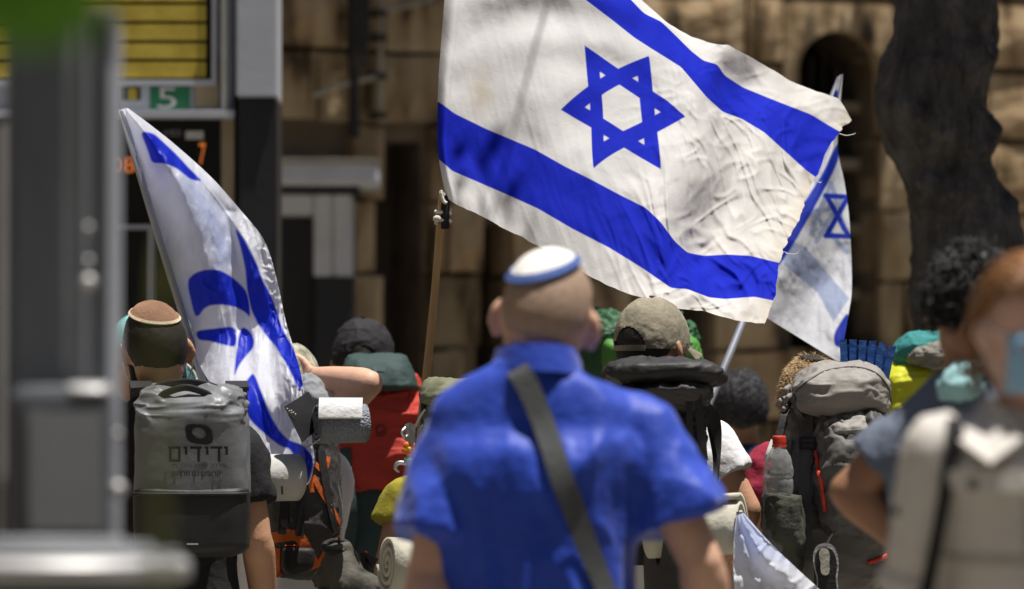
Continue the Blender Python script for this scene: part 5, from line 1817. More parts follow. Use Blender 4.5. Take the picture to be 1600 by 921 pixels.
# --- blond walker with the big grey trekking pack
M_GREYPK = mat('warm_grey_ripstop', (.25, .235, .215), .62, .12, 6, .25, 40, spec=.45)
M_GREYPK2 = mat('dark_grey_ripstop', (.085, .082, .078), .62, .18, 6, .25, 40, spec=.45)
M_MESH = mat('olive_mesh', (.060, .062, .048), .8, .25, 20, .3, 120)
M_REDZIP = mat('red_zip', (.60, .045, .025), .6, .1, 20, .2)
D12 = 14.85
h12 = Human('blond walker in a raspberry T-shirt carrying the big grey pack', 1288, 562, D12, 0, lat=-.055)
h12.arm[-1] = [P(1202, 728, D12 - .02), P(1176, 836, D12 - .06), P(1182, 930, D12 + .06), P(1184, 980, D12 + .1)]
h12.body(M_SKIN2, .008)
h12.hair(M_BLOND, .006, 1.56, 1.69, .002, 60, 7, 1.60)
h12.tufts(M_BLOND, 3000, .022, .0012, 1.565, 9, .3, .005)
h12.skullcap(M_BLACKCLOTH, .045, -4, .016, side=4)
h12.shirt(M_MAROON, .60, 1.02, seed=95, vox=.009, flare=1.15)
h12.trousers(M_JEANS)
pkH = thing('backpack', 'big grey trekking backpack with red zips and a domed lid', 'backpack', P(1300, 930, 14.5), 'backpacks worn by the walkers')
bH = pack_body('main_body', [(618, 1246, 1384, .10, .34, 3.5), (640, 1232, 1388, .06, .36, 4), (700, 1218, 1390, .03, .37, 4), (780, 1206, 1390, .01, .38, 4), (850, 1208, 1388, .01, .38, 4), (910, 1224, 1380, .04, .36, 4), (925, 1250, 1360, .1, .3, 3.5)], 14.24, mat('shaded_grey_ripstop', (.115, .108, .10), .62, .14, 6, .25, 40), pkH, 130, 120, .007, 7, .008, 10, 53)  # cloth coloured darker than the lid to carry the body's shading
lidH = pack_body('lid', [(566, 1300, 1352, .14, .28, 2.6), (571, 1280, 1370, .06, .33, 3), (584, 1258, 1384, -.02, .36, 3.4), (604, 1242, 1393, -.05, .38, 3.6), (628, 1236, 1396, -.055, .38, 3.8), (644, 1240, 1394, -.03, .37, 3.8), (652, 1252, 1386, .03, .35, 3.5)], 14.24, M_GREYPK, pkH, 140, 90, .007, 8, .010, 10, 57)
frH = pack_body('front_pocket', [(636, 1312, 1352, .04, .2, 2.6), (644, 1296, 1372, -.02, .22, 3), (664, 1286, 1384, -.07, .22, 3.4), (700, 1280, 1388, -.10, .22, 3.6), (760, 1278, 1388, -.11, .22, 3.6), (800, 1280, 1386, -.10, .22, 3.6), (826, 1286, 1380, -.06, .2, 3.4), (834, 1300, 1366, .0, .18, 3)], 14.24, M_GREYPK2, pkH, 140, 110, .008, 9, .013, 12, 59)
topH = pack_body('sunlit_pocket_top', [(636, 1312, 1350, .03, .2, 2.6), (644, 1297, 1370, -.026, .22, 3), (660, 1288, 1382, -.07, .22, 3.3), (676, 1290, 1384, -.088, .22, 3.3), (684, 1312, 1378, -.06, .2, 3)], 14.24, M_GREYPK, pkH, 110, 50, .006, 11, .010, 16, 63)  # paler copy of the pocket cloth, its sunlit top put into colour
suI = Surf(bH, lidH, frH, topH)
for pts in ([(1276, 706), (1280, 735), (1286, 765), (1290, 800)], [(1356, 880), (1372, 874), (1384, 868)]):
    obj('red_zip', suI.cord(pts, .0055, 5, .002, 14.2), M_REDZIP, pkH)
for pts, w in (([(1262, 650), (1262, 690), (1258, 740), (1256, 800), (1262, 860)], .030), ([(1240, 620), (1252, 652), (1262, 690)], .02), ([(1236, 690), (1228, 740), (1226, 800), (1228, 860)], .018), ([(1290, 650), (1274, 690), (1272, 720)], .022), ([(1240, 605), (1230, 640), (1222, 680)], .022)):
    obj('compression_strap', suI.strap(pts, w, .005, 5, .002, 14.25), M_GREYPK2, pkH)
for (x_, y_, w, h) in ((1262, 694, .036, .026), (1231, 642, .026, .018)):
    p_, n_ = suI.hit(x_, y_, .009, 14.25)
    obj('buckle', buckle(p_, n_, (0, 0, 1), w, h), M_BUCKLE, pkH)
obj('lid_piping', suI.cord([(1244, 612), (1262, 596), (1290, 580), (1330, 574), (1366, 582), (1388, 606), (1392, 630)], .003, 6, .0, 14.2), M_GREYPK2, lidH)
for (x0_, y0_) in ((1236, 604), (1240, 616), (1228, 622), (1234, 634)):
    obj('loose_strap_end', tube([P(x0_, y0_, 14.30), P(x0_ - 8, y0_ + 4, 14.27), P(x0_ - 14, y0_ + 14, 14.28)], .006, 8, 14, (.4, (0, 1, 0))), M_GREYPK, pkH)
obj('hang_webbing', ribbon([P(1234, 628, 14.30), P(1224, 650, 14.27), P(1217, 690, 14.25)], (0, -1, 0), .016, .004), M_PKBLACK, pkH)
spk = pack_body('mesh_pocket', [(774, 1196, 1246, -.12, .14, 3), (780, 1192, 1252, -.135, .16, 3.4), (830, 1194, 1256, -.13, .18, 3.4), (880, 1202, 1254, -.09, .18, 3.4), (905, 1214, 1250, -.02, .16, 3)], 14.24, M_MESH, pkH, 70, 50, .006, 11, .007, 15, 67)
obj('grey_tag', ribbon([P(1208, 690, 14.26), P(1202, 706, 14.22), P(1198, 722, 14.22)], (.3, -1, 0), .016, .003), M_FOAMW, pkH)
# bottle
def clear_mat():
    m = bpy.data.materials.new('clear_plastic')
    m.use_nodes = True
    N, L = m.node_tree.nodes, m.node_tree.links
    b = N['Principled BSDF']
    b.inputs['Base Color'].default_value = (.75, .77, .78, 1)
    b.inputs['Roughness'].default_value = .12
    b.inputs['Specular IOR Level'].default_value = .8
    t = N.new('ShaderNodeBsdfTransparent')
    lw = N.new('ShaderNodeLayerWeight')
    lw.inputs['Blend'].default_value = .35
    mr = N.new('ShaderNodeMapRange')
    mr.inputs['To Min'].default_value = .14
    mr.inputs['To Max'].default_value = .75
    L.new(lw.outputs['Fresnel'], mr.inputs['Value'])
    ms = N.new('ShaderNodeMixShader')
    L.new(mr.outputs['Result'], ms.inputs['Fac'])
    L.new(t.outputs['BSDF'], ms.inputs[1])
    L.new(b.outputs['BSDF'], ms.inputs[2])
    L.new(ms.outputs['Shader'], N['Material Output'].inputs['Surface'])
    return m
M_CLEAR = clear_mat()
btl = thing('water_bottle', 'clear plastic bottle with red cap in the grey pack side pocket', 'bottle', P(1216, 860, 14.24))
pr_ = [(690, 9), (700, 10), (706, 14), (716, 19), (730, 22), (742, 23), (748, 21.5), (754, 23), (770, 23), (790, 22), (850, 22), (862, 18)]
rows = []
for (y_, r_) in [tuple(q) for q in catmull(np.array(pr_, float), 60)]:
    c_ = P(1217 - (y_ - 690) * .02, y_, 14.16)
    t = np.linspace(0, 2 * np.pi, 40, endpoint=False)
    rr = r_ / S(14.245) * (1 + .03 * np.sin(t * 8) * (y_ > 715))
    rows.append(np.stack([c_[0] + rr * np.cos(t), c_[1] + rr * np.sin(t), np.full(40, c_[2])], 1))
V_, F_ = skin_rings(np.array(rows))
ob_ = obj('bottle_wall', (V_, [f[::-1] for f in F_]), M_CLEAR, btl)
crumple(ob_, .002, 50, 3, 'ridge')
obj('cap', loft_px([(681, 1209, 1226, -.013, .013, 2.2), (683, 1207, 1228, -.016, .016, 2.2), (694, 1207, 1228, -.016, .016, 2.2), (695, 1209, 1226, -.014, .014, 2.2)], 14.16, 32, 12), M_REDZIP, btl)
obj('neck_ring', loft_px([(695.5, 1206, 1229, -.017, .017, 2.2), (699, 1206, 1229, -.017, .017, 2.2)], 14.16, 32, 4), M_REDZIP, btl)
# folded blue mat
M_BLUEMAT = mat('blue_closed_foam', (.028, .105, .36), .7, .12, 10, .3, 60)
bmt = thing('folded_mat', 'blue accordion foam mat standing above the grey pack lid', 'foam mat', P(1352, 582, 14.5))
for q in range(6):
    x_ = 1319 + q * 13.6
    tl_ = -2 + q * 2.2
    ytp = (531, 531, 532, 533, 536, 541)[q]
    w_ = 5.6
    Vb = []
    for (yy, xo) in ((ytp, tl_ * .9), (ytp + 3, tl_ * .8), (ytp + 24, tl_ * .2), (ytp + 62, -tl_ * .6)):
        for (dx, dd) in ((-w_ * (.8 if yy == ytp else 1), -.045), (w_ * (.8 if yy == ytp else 1), -.045), (w_, .10), (-w_, .10)):
            Vb.append(P(x_ + dx + xo, yy, 14.48 + dd + .01 * (q % 2)))
    R_ = np.array(Vb).reshape(4, 4, 3)
    V_, F_ = skin_rings(R_)
    sl_ = obj('fold', (V_, F_), M_BLUEMAT, bmt, False)
    if q < 5:
        obj('hinge', tube([P(x_ + 6.8 + tl_ * .5, ytp + 8, 14.46), P(x_ + 6.8 - tl_ * .2, ytp + 45, 14.46)], .005, 6, 6), M_BLUEMAT, sl_)
# sneaker
snk = thing('sneaker', 'black and white sneaker hanging sole outward below the grey pack', 'shoe', P(1290, 935, 14.15))
def shoe_outline(s=1.0):
    pts = np.array([(1290, 848), (1302, 852), (1309, 866), (1311, 885), (1308, 905), (1311, 925), (1308, 944), (1296, 952), (1282, 948), (1275, 930), (1277, 905), (1271, 885), (1270, 866), (1276, 852)], float)
    c_ = np.array([1290, 900.0])
    return chaikin(c_ + (pts - c_) * s, 2)
def slab(poly, d0, d1):
    n = len(poly)
    R_ = np.array([PA(poly, d0), PA(poly, d1)])
    return skin_rings(R_)
obj('midsole', slab(shoe_outline(1.0), 14.09, 14.125), M_FOIL, snk)
obj('outsole', slab(shoe_outline(.86), 14.082, 14.0895), M_BOOTB, snk)
obj('tread_patch', slab(np.array([1288, 878]) + (shoe_outline(.42) - np.array([1290, 900])), 14.076, 14.0815), M_FOAMB, snk)
obj('upper', voxel([slab(shoe_outline(.93), 14.12, 14.17), tube([P(1290, 870, 14.17), P(1290, 930, 14.16)], .03, 12, 8)], .005, 5), M_BOOTB, snk)
obj('lace', tube([P(1290, 860, 14.18), P(1294, 846, 14.18), P(1300, 835, 14.2)], .003, 6, 10), M_FOIL, snk)

# --- walker with the lime rain cover
M_LIMECOVER = mat('lime_rain_cover', (.50, .52, .02), .55, .12, 5, .2, 40)
M_TEALBUN = mat('teal_fleece', (.035, .22, .22), .8, .12, 8, .3, 60)
M_STONEBUN = mat('stone_grey_fabric', (.20, .19, .165), .8, .2, 10, .3, 60)
D13 = 16.6
h13 = Human('walker hidden under the lime rain cover', 1442, 560, D13, 0)
h13.body(M_SKIN, .012)
h13.hair(M_DKHAIR)
h13.shirt(M_NAVYTEE, vox=.014)
h13.trousers(M_GREYTR)
pkI = thing('backpack', 'backpack under a lime rain cover topped with teal and grey bundles', 'backpack', P(1440, 860, 16.2), 'backpacks worn by the walkers')
pack_body('rain_cover', [(566, 1402, 1470, .12, .28, 3), (571, 1388, 1490, .04, .34, 3.2), (590, 1380, 1502, -.02, .36, 3.5), (620, 1378, 1508, -.03, .37, 3.5), (700, 1380, 1508, -.02, .37, 3.5), (840, 1390, 1500, .02, .36, 3.5)], 16.05, M_LIMECOVER, pkI, 120, 100, .008, 8, .010, 9, 73)
o_ = pack_body('teal_bundle', [(516, 1440, 1476, .10, .24, 2.6), (520, 1424, 1494, .05, .28, 3), (534, 1408, 1500, .02, .30, 3), (552, 1398, 1500, .02, .31, 3), (572, 1396, 1496, .04, .30, 3)], 16.05, M_TEALBUN, pkI, 90, 60, .006, 10, .006, 13, 77)
o_ = pack_body('grey_bundle', [(538, 1450, 1482, .02, .18, 2.4), (542, 1436, 1494, -.02, .2, 3), (556, 1422, 1500, -.04, .22, 3), (570, 1424, 1500, -.02, .22, 3), (576, 1436, 1490, .03, .2, 3)], 16.05, M_STONEBUN, pkI, 90, 60, .008, 14, .014, 20, 79)

# ------------------------------------------------------------------ flags
BLUE = (.004, .018, .56)
PALEB = (.30, .38, .62)
def row_curve(pts, nu):
    """pts: (x, y, u or None) -> nu samples at even u"""
    xy = np.array([p[:2] for p in pts], float)
    s = np.concatenate([[0], np.cumsum(np.linalg.norm(np.diff(xy, axis=0), axis=1))])
    ks = [i for i, p in enumerate(pts) if len(p) > 2]
    u = np.interp(s, s[ks], [pts[i][2] for i in ks])
    uu = np.linspace(0, 1, nu)
    x, y = np.interp(uu, u, xy[:, 0]), np.interp(uu, u, xy[:, 1])
    k = np.array([1, 4, 6, 4, 1]) / 16
    for _ in range(2):
        xp, yp = np.pad(x, 2, mode='reflect', reflect_type='odd'), np.pad(y, 2, mode='reflect', reflect_type='odd')
        x, y = np.convolve(xp, k, 'valid'), np.convolve(yp, k, 'valid')
    return np.stack([x, y], 1)
def thick_sheet(G, m, n, t=.0):
    return G.reshape(-1, 3), grid_faces(m, n)

NU, NV = 300, 210
vk = np.array([0, .094, .25, .5, .75, .906, 1.0])
R0 = row_curve([(697, 311, 0), (742, 333), (789, 357), (840, 384), (872, 403, .40), (896, 418), (953, 449), (998, 463), (1043, 479), (1094, 486), (1150, 500), (1195, 506, 1)], NU)
R1 = row_curve([(686, 250, 0), (707, 267.6), (789, 303), (840, 326), (893, 357, .45), (953, 388), (1004, 419.5), (1049, 450.5, .72), (1074, 452), (1108, 465), (1133, 467.5), (1179, 464), (1208, 470, 1)], NU)
R2 = row_curve([(684, 159, 0), (711, 178), (758, 201), (836, 234), (882, 260), (924, 281, .5), (967, 304), (1009, 325), (1032, 347), (1054, 377, .74), (1074, 395), (1100, 400), (1136, 398), (1173, 400), (1217, 411, 1)], NU)
R3 = row_curve([(693, 20, 0), (760, 45), (830, 82), (894, 119, .364), (970, 168, .5), (1055, 226, .636), (1125, 275), (1190, 312), (1247, 344, 1)], NU)
R4 = row_curve([(704, -130, 0), (780, -85), (850, -42), (915, 0), (957, 32), (991, 59), (1019, 77, .5), (1064, 105), (1104, 152, .68), (1129, 175), (1159, 186), (1194, 207), (1227, 237), (1259, 266), (1274, 277, 1)], NU)
R5 = row_curve([(712, -215, 0), (800, -160), (880, -85), (945, -35), (986, 0), (1006, 21), (1033, 34, .5), (1058, 58), (1080, 80), (1099, 95), (1121, 101, .68), (1132, 118), (1161, 137), (1210, 157), (1267, 179), (1311, 206, 1)], NU)
R6 = row_curve([(716, -262, 0), (810, -205), (890, -125), (960, -50), (1003, 0), (1042, 35, .5), (1080, 59), (1110, 68), (1138, 70, .68), (1170, 89), (1210, 112), (1243, 130), (1311, 155), (1331, 187, 1)], NU)
RR = np.stack([R0, R1, R2, R3, R4, R5, R6])                      # (7, NU, 2)
vv = np.linspace(0, 1, NV)
# smooth interpolation across the rows (cubic Hermite on uneven knots)
def hermite(knots, vals, q):
    d = np.gradient(vals, knots, axis=0)
    i = np.clip(np.searchsorted(knots, q, 'right') - 1, 0, len(knots) - 2)
    h = (knots[i + 1] - knots[i])[:, None, None]
    t = ((q - knots[i]) / (knots[i + 1] - knots[i]))[:, None, None]
    return (2 * t ** 3 - 3 * t ** 2 + 1) * vals[i] + (t ** 3 - 2 * t ** 2 + t) * h * d[i] + (-2 * t ** 3 + 3 * t ** 2) * vals[i + 1] + (t ** 3 - t ** 2) * h * d[i + 1]
XY = hermite(vk, RR, vv)
U, Vv = np.meshgrid(np.linspace(0, 1, NU), vv)
FLD = 14.80
dep = FLD + .05 * np.sin(U * 2 * np.pi * 1.1 + .4 + Vv * 1.2) + .10 * U
dep += -.05 * np.exp(-((U - (.72 - .06 * Vv)) / .07) ** 2) + .03 * np.exp(-((U - (.86 - .1 * Vv)) / .05) ** 2)
dep += .045 * np.clip(1 - U / .045, 0, 1) ** 1.5
dep += (Vv - .45) * .66 * (.5 + .5 * U)
# gathers fanning from the upper hoist
dep += .012 * np.sin((Vv - .9 * U) * 34 + 3 * U) * np.clip((.55 - U) / .4, 0, 1) * np.clip((Vv - .35) / .3, 0, 1)
# tugged hem and fly edge
q3 = np.stack([U.ravel() * 1.4, Vv.ravel(), np.zeros(U.size)], 1)
dep += .010 * fbm(q3 * 5, 3, 3).reshape(U.shape)
cr = ridge(np.stack([U.ravel() * 22 + Vv.ravel() * 10, Vv.ravel() * 5 - U.ravel() * 3, np.zeros(U.size)], 1), 9).reshape(U.shape)
cr2 = ridge(np.stack([U.ravel() * 40 + Vv.ravel() * 22, Vv.ravel() * 9 - U.ravel() * 4, np.ones(U.size)], 1), 19).reshape(U.shape)
wt = np.clip((U - .45) / .3, .08, 1) * (1 - .55 * np.clip(Vv - .72, 0, .2) / .2)
cr3 = ridge(np.stack([U.ravel() * 26 - Vv.ravel() * 14, Vv.ravel() * 12 + U.ravel() * 6, np.zeros(U.size) + 3], 1), 29).reshape(U.shape)
dep += -(.0085 * cr + .007 * cr2 + .0045 * cr3) * wt
dep += -.02 * np.clip((Vv - .93) / .07, 0, 1) * np.clip((U - .6) / .3, 0, 1) * np.sin(U * 20)
XY[..., 1] += 1.2 * fbm(np.stack([U.ravel() * 30, Vv.ravel() * 3, np.zeros(U.size)], 1), 5, 3).reshape(U.shape) * (np.clip((.04 - Vv) / .04, 0, 1) + np.clip((Vv - .96) / .04, 0, 1))
XY[..., 0] += 2.2 * fbm(np.stack([U.ravel() * 3, Vv.ravel() * 34, np.zeros(U.size)], 1), 6, 3).reshape(U.shape) * np.clip((U - .975) / .025, 0, 1)
G = PA(XY, dep)
uvx, uvy = (U - .5) * 1.375, Vv - .5
# printed bands and star, measured in flag heights
band = np.minimum(np.abs(Vv - .172) - .078, np.abs(Vv - .828) - .078)
px_, py_ = uvx.ravel() / 1.0, uvy.ravel()
Rs, wst = .217, .0225
def tri(sgn):
    m_ = np.full(px_.shape, -1e9)
    for k in range(3):
        a_ = math.pi / 2 * -sgn + k * 2 * math.pi / 3
        m_ = np.maximum(m_, px_ * math.cos(a_) + py_ * math.sin(a_))
    d = m_ - Rs / 2
    return np.maximum(d, -(d + 2 * wst))
star = np.minimum(tri(1), tri(-1)).reshape(U.shape)
ink = np.minimum(band, star)
st_ = np.clip((U - .55) / .45, 0, 1) * .42 + .9 * np.exp(-(((U - .13) / .03) ** 2 + ((Vv - .335) / .05) ** 2)) + .5 * np.clip((U - .97) / .03, 0, 1) + .15 * np.clip((.1 - Vv) / .1, 0, 1)
M_FLAG = print_mat('flag_cotton', (.80, .795, .80), [('ink', BLUE)], .85, .30, 1, .08, (60, 60, 60), sharp=.002)
flag1 = thing('flag', 'big stained white flag with blue stripes and star flying from a wooden pole', 'flag', (P(664, 640, 14.7)[0], 14.7, 0), 'flags carried by the walkers')
V_, F_ = thick_sheet(G, NV, NU)
cl1 = obj('cloth', (V_, F_), M_FLAG, flag1, attrs={'ink': ink.ravel(), 'stain': st_.ravel()})
ns_ = 14
Gs = G[:, :ns_] + np.array([0, -1, 0]) * (.004 + .014 * np.sin(np.linspace(0, np.pi, ns_)))[None, :, None]
obj('hoist_sleeve', (Gs.reshape(-1, 3), grid_faces(NV, ns_)), M_FLAG, flag1, attrs={'ink': ink[:, :ns_].ravel(), 'stain': st_[:, :ns_].ravel()})
M_POLEW = mat('old_wood_pole', (.44, .28, .13), .7, .3, 14, .3, 40, stretch=(1, 1, .1))
M_ROPE = mat('white_cord', (.66, .63, .56), .85, .15, 40, .5, 160)
PD = float(dep[0, 6]) + .02
obj('pole', tube([(P(640, 0, 14.9)[0], PD + .12, 1.0), P(655, 700, PD + .06), P(665, 600, PD + .05), P(679, 460, PD + .02), P(690, 318, PD), P(691, 308, PD)], [.0115, .0115, .011, .010, .010, .008], 12, 60), M_POLEW, flag1)
hd = lambda v_: float(np.interp(v_, vv, dep[:, 6]))
obj('inner_staff', tube([P(696, 358, PD - .02), P(696, 322, PD - .02), P(700, 300, hd(0) + .025), P(700, 250, hd(.1) + .025), P(706, 20, hd(.5) + .025), P(720, -255, hd(.98) + .025)], [.011, .011, .006, .006, .006, .005], 12, 50), M_BLACKCLOTH, flag1)
rp_ = []
for q in range(60):
    t = q * .42
    yy = 328 + q * .40
    c_ = P(692.5, yy, PD - .01)
    rp_.append(c_ + np.array([.019 * math.cos(t), .017 * math.sin(t), 0]))
obj('cord_lashing', tube(rp_[:22], .005, 6, 80), M_ROPE, flag1)
obj('cord_lashing', tube(rp_[32:54], .005, 6, 80), M_ROPE, flag1)
obj('cord_knot', ellipsoid(P(683, 342, PD - .03), (.011, .008, .009), None, 10, 8), M_ROPE, flag1)
obj('cord_tail', tube([P(694, 305, PD - .02), P(689, 300, PD - .03), P(693, 314, PD - .03), P(698, 318, PD - .03)], .005, 6, 20), M_ROPE, flag1)
M_THREAD = mat('loose_thread', (.75, .74, .70), .9, .05, 10, 0)
for pts in ([(1311, 209), (1322, 212), (1334, 210), (1337, 208)], [(1221, 391), (1232, 397), (1246, 396), (1252, 384), (1252, 380)], [(1275, 283), (1282, 286), (1284, 283)]):
    obj('thread', tube([P(x_, y_, 14.9) for x_, y_ in pts], .0011, 5, 24), M_THREAD, flag1)

# --- draped flag
def from_crop(pts, k, ox, oy):
    return [(ox + x * k, oy + y * k) for x, y in pts]
c1 = lambda p: from_crop(p, .2171, 180, 150)
c2 = lambda p: from_crop(p, .2497, 260, 330)
c3 = lambda p: from_crop(p, .2931, 280, 500)
Ledge = [(184, 172), (200, 222), (219, 280), (241, 350), (260, 430), (277, 477), (297, 505), (307, 556), (324, 592), (350, 622), (372, 660), (398, 706), (430, 752), (452, 775)]
Redge = [(200, 169), (241, 200), (278, 230), (332, 279), (377, 330), (408, 368), (423, 402), (436, 452), (446, 500), (459, 545), (469, 580), (477, 625), (488, 690), (491, 722), (484, 752), (470, 764)]
NS, NC = 330, 190
Lc, Rc = catmull(Ledge, NS), catmull(Redge, NS)
cc = np.linspace(0, 1, NC)
XY2 = Lc[:, None] * (1 - cc)[None, :, None] + Rc[:, None] * cc[None, :, None]
s_, c_ = np.meshgrid(np.linspace(0, 1, NS), cc, indexing='ij')
blu = [c1([(178, 255), (275, 268), (360, 345), (450, 430), (540, 530), (632, 618), (545, 605), (490, 560), (430, 515), (350, 485), (262, 485), (235, 390)]),
       c2([(125, 440), (180, 385), (250, 365), (330, 368), (400, 405), (460, 455), (500, 500), (520, 570), (525, 668), (490, 630), (430, 600), (350, 585), (280, 588), (235, 610), (205, 655), (176, 660)]),
       c2([(425, 98), (480, 165), (520, 240), (570, 340), (600, 430), (650, 520), (680, 590), (720, 720), (770, 820)]) + c3([(600, 130), (640, 220), (668, 340), (640, 382), (590, 270), (520, 150), (460, 80), (405, 0)]) + c2([(570, 700), (530, 620), (505, 500), (495, 370), (470, 250)]),
       c2([(180, 750), (300, 735), (438, 720), (438, 855), (350, 835), (280, 815), (198, 808)]),
       c3([(318, 90), (330, 45), (350, 40), (385, 70), (400, 110), (395, 150), (350, 200), (320, 240), (290, 310), (305, 170)]),
       c3([(320, 385), (390, 280), (410, 310), (440, 390), (480, 500), (540, 600), (590, 645), (660, 665), (715, 730), (712, 790), (690, 860), (665, 885), (640, 830), (600, 690), (540, 675), (470, 620), (380, 540), (345, 470)])]
pal = [c2([(200, -40), (300, -40), (350, 100), (395, 220), (400, 320), (340, 345), (290, 200)]), c2([(92, 440), (125, 440), (176, 660), (150, 692), (118, 600)]), c1([(480, 600), (560, 610), (640, 720), (720, 860), (740, 940), (640, 940), (560, 760)])]
flat2 = XY2.reshape(-1, 2)
inkb = np.min([poly_sdf(flat2, chaikin(p, 2)) for p in blu], 0) / S(14.8)
inkp = np.min([poly_sdf(flat2, chaikin(p, 2)) for p in pal], 0) / S(14.8)
# hanging folds: a long pleat falls down the middle and the outer edge curls
mid_ = np.interp(flat2[:, 1], [170, 330, 430, 520, 600, 680, 760], [215, 360, 382, 392, 398, 430, 470]).reshape(s_.shape)
dx_ = (XY2[..., 0] - mid_)
sm_ = np.clip((s_ - .5) / .25, 0, 1)
dep2 = 14.86 - .32 * sm_ * sm_ * (3 - 2 * sm_) + .05 * np.sin(c_ * 7 + s_ * 5) - .035 * np.tanh(dx_ / 9) * np.clip((s_ - .15) / .2, 0, 1) + .02 * np.sin(dx_ / 22 + s_ * 9) * np.clip(s_ * 2, 0, 1)
dep2 += .08 * np.clip(c_ - .85, 0, 1) / .15 * .5
qq = np.stack([flat2[:, 0] / 22, flat2[:, 1] / 60, np.zeros(len(flat2))], 1)
dep2 += (.010 * fbm(qq, 4, 3) - .004 * ridge(qq * 1.6, 14)).reshape(s_.shape)
dep2 += (-.010 * ridge(np.stack([flat2[:, 0] / 9, flat2[:, 1] / 12, np.zeros(len(flat2))], 1), 24)).reshape(s_.shape) * np.clip((dx_ - 25) / 25, 0, 1)
flag2 = thing('flag', 'white flag with blue stripes hanging in folds over its leaning pole', 'flag', (P(330, 660, 14.95)[0], 14.98, 0), 'flags carried by the walkers')
M_FLAG2 = print_mat('flag_nylon', (.80, .82, .90), [('pale', (.46, .55, .86), .035), ('ink', (.005, .025, .60))], .5, .5, 0, .3, (40, 40, 25), spec=.5, sharp=.003)
# pale: soft see-through tone where a second layer hangs behind
G2 = PA(XY2, dep2)
obj('cloth', (G2.reshape(-1, 3), grid_faces(NS, NC)), M_FLAG2, flag2, attrs={'ink': inkb, 'pale': inkp})
# the back layer of the fold
XYb = XY2.copy()
XYb[..., 0] = Lc[:, None, 0] + 6 + (Rc[:, None, 0] - Lc[:, None, 0] - 12) * cc[None, :]
Gb = PA(XYb[::4, ::4], dep2[::4, ::4] * 0 + 14.97 - .30 * (sm_ * sm_ * (3 - 2 * sm_))[::4, ::4] + .02 * np.sin(c_[::4, ::4] * 11 + s_[::4, ::4] * 4))
nb = Gb.shape[0] * Gb.shape[1]
obj('cloth_back_layer', (Gb.reshape(-1, 3), grid_faces(Gb.shape[0], Gb.shape[1])), M_FLAG2, flag2, attrs={'ink': np.full(nb, 1.0), 'pale': np.full(nb, 1.0)})
M_POLEG = mat('grey_metal_pole', (.36, .38, .44), .4, .08, 10, .05, 40, metal=.5)
obj('pole', tube([P(190, 174, 14.90), P(240, 345, 14.91), P(300, 540, 14.93), P(345, 690, 14.95), P(420, 940, 14.98)], .010, 10, 40), M_POLEG, flag2)

# --- flag behind the big one
c7 = lambda p: from_crop(p, .5105, 1180, 100)
flag3 = thing('flag', 'smaller blue and white flag on a grey pole behind the big flag', 'flag', (P(1080, 700, 15.5)[0], 15.5, 0), 'flags carried by the walkers')
L3 = [(1311, 118), (1300, 160), (1290, 215), (1262, 270), (1236, 330), (1214, 390), (1196, 450), (1190, 492)]
R3_ = [(1317, 116), (1312, 180), (1309, 233), (1320, 289), (1328, 355), (1331, 447), (1326, 490), (1312, 567)]
N3, C3 = 200, 130
Lc3, Rc3 = catmull(L3, N3), catmull(R3_, N3)
cc3 = np.linspace(0, 1, C3)
XY3 = Lc3[:, None] * (1 - cc3)[None, :, None] + Rc3[:, None] * cc3[None, :, None]
s3, k3 = np.meshgrid(np.linspace(0, 1, N3), cc3, indexing='ij')
f3 = XY3.reshape(-1, 2)
blu3 = [c7([(256, 228), (200, 350), (70, 540), (62, 640), (142, 512), (258, 300)]), c7([(284, 755), (240, 825), (242, 862), (266, 872), (290, 800)]), c7([(228, 78), (255, 80), (252, 112), (225, 110)])]
stl = [((216, 404), (290, 408)), ((216, 526), (294, 528)), ((219, 405), (284, 524)), ((219, 524), (284, 408))]
ink3 = np.min([poly_sdf(f3, chaikin(p, 2)) for p in blu3] + [seg_sdf(f3, [c7(list(sg)) for sg in stl], 4.2)], 0) / S(15)
stp = [((232, 365), (172, 520)), ((172, 455), (280, 575)), ((185, 545), (262, 420)), ((232, 365), (270, 500)), ((165, 455), (240, 440))]
pal3 = np.minimum(np.min([poly_sdf(f3, c7([(112, 545), (152, 560), (288, 718), (240, 790), (190, 700), (85, 612)]))], 0), seg_sdf(f3, [c7(list(sg)) for sg in stp], 4.0)) / S(15)
dep3 = 15.72 - (s3 - .5) * .5 + .05 * np.sin(k3 * 5 + s3 * 6) + .05 * k3 + (.010 * fbm(np.stack([f3[:, 0] / 25, f3[:, 1] / 40, np.zeros(len(f3))], 1), 8, 3)).reshape(s3.shape)
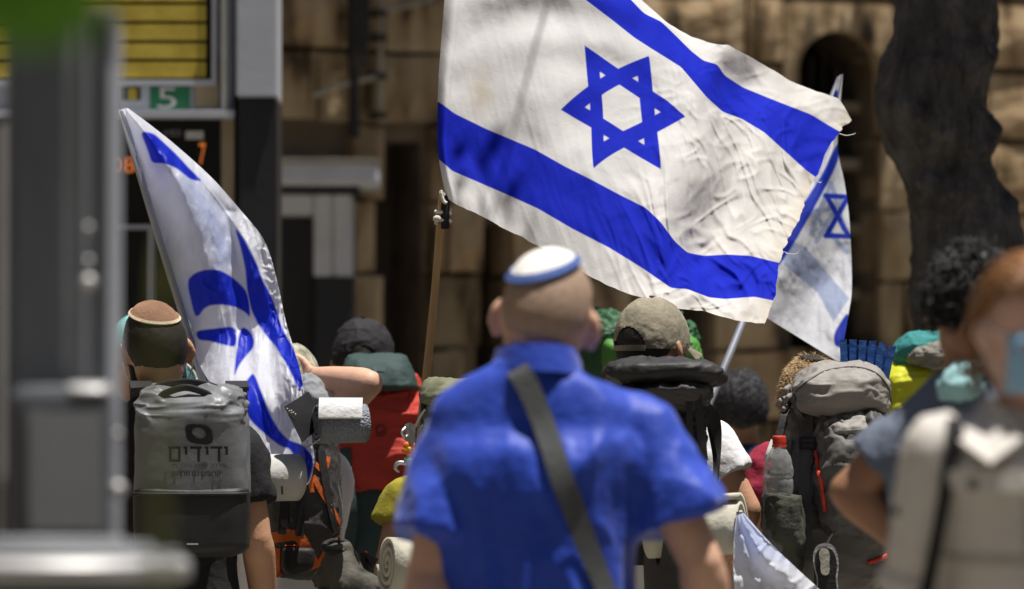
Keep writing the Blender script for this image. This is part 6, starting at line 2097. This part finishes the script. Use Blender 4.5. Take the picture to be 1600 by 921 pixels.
M_FLAG3 = print_mat('thin_flag_polyester', (.72, .74, .80), [('pale', (.36, .42, .60)), ('ink', (.006, .030, .42))], .7, .45, 0, .25, (40, 40, 25), sharp=.003)
obj('cloth', (PA(XY3, dep3).reshape(-1, 3), grid_faces(N3, C3)), M_FLAG3, flag3, attrs={'ink': ink3, 'pale': pal3})
obj('pole', tube([P(1052, 760, 15.4), P(1104, 640, 15.5), P(1158, 510, 15.62), P(1240, 300, 15.86), P(1312, 122, 16.03)], [.0115, .0115, .011, .010, .008], 12, 40), M_POLEG, flag3)

# --- flag held low beside the grey pack
flag4 = thing('flag', 'white flag trailing low between the black and grey packs', 'flag', (P(1200, 940, 13.75)[0], 13.78, 0), 'flags carried by the walkers')
L4 = [(1150, 806), (1146, 860), (1148, 920), (1160, 1000), (1180, 1090)]
R4_ = [(1162, 802), (1205, 850), (1250, 893), (1300, 940), (1360, 1010)]
Lc4, Rc4 = catmull(L4, 130), catmull(R4_, 130)
cc4 = np.linspace(0, 1, 90)
XY4 = Lc4[:, None] * (1 - cc4)[None, :, None] + Rc4[:, None] * cc4[None, :, None]
f4 = XY4.reshape(-1, 2)
b4 = poly_sdf(f4, chaikin([(1160, 806), (1172, 818), (1188, 838), (1210, 856), (1232, 874), (1204, 862), (1182, 858), (1166, 852), (1160, 830)], 2)) / S(13.75)
s4, k4 = np.meshgrid(np.linspace(0, 1, 130), cc4, indexing='ij')
dep4 = 13.74 + .035 * np.sin(k4 * 9 - s4 * 3) + (.016 * fbm(np.stack([f4[:, 0] / 26, f4[:, 1] / 26, np.zeros(len(f4))], 1), 18, 3) - .012 * ridge(np.stack([f4[:, 0] / 30 + f4[:, 1] / 30, f4[:, 1] / 60 - f4[:, 0] / 60, np.zeros(len(f4))], 1), 28)).reshape(s4.shape)
obj('cloth', (PA(XY4, dep4).reshape(-1, 3), grid_faces(130, 90)), M_FLAG2, flag4, attrs={'ink': np.full(len(f4), 1.0), 'pale': b4})
obj('pole', tube([P(1156, 800, 13.80), P(1150, 900, 13.80), P(1148, 1000, 13.80)], .009, 10, 12), M_POLEG, flag4)
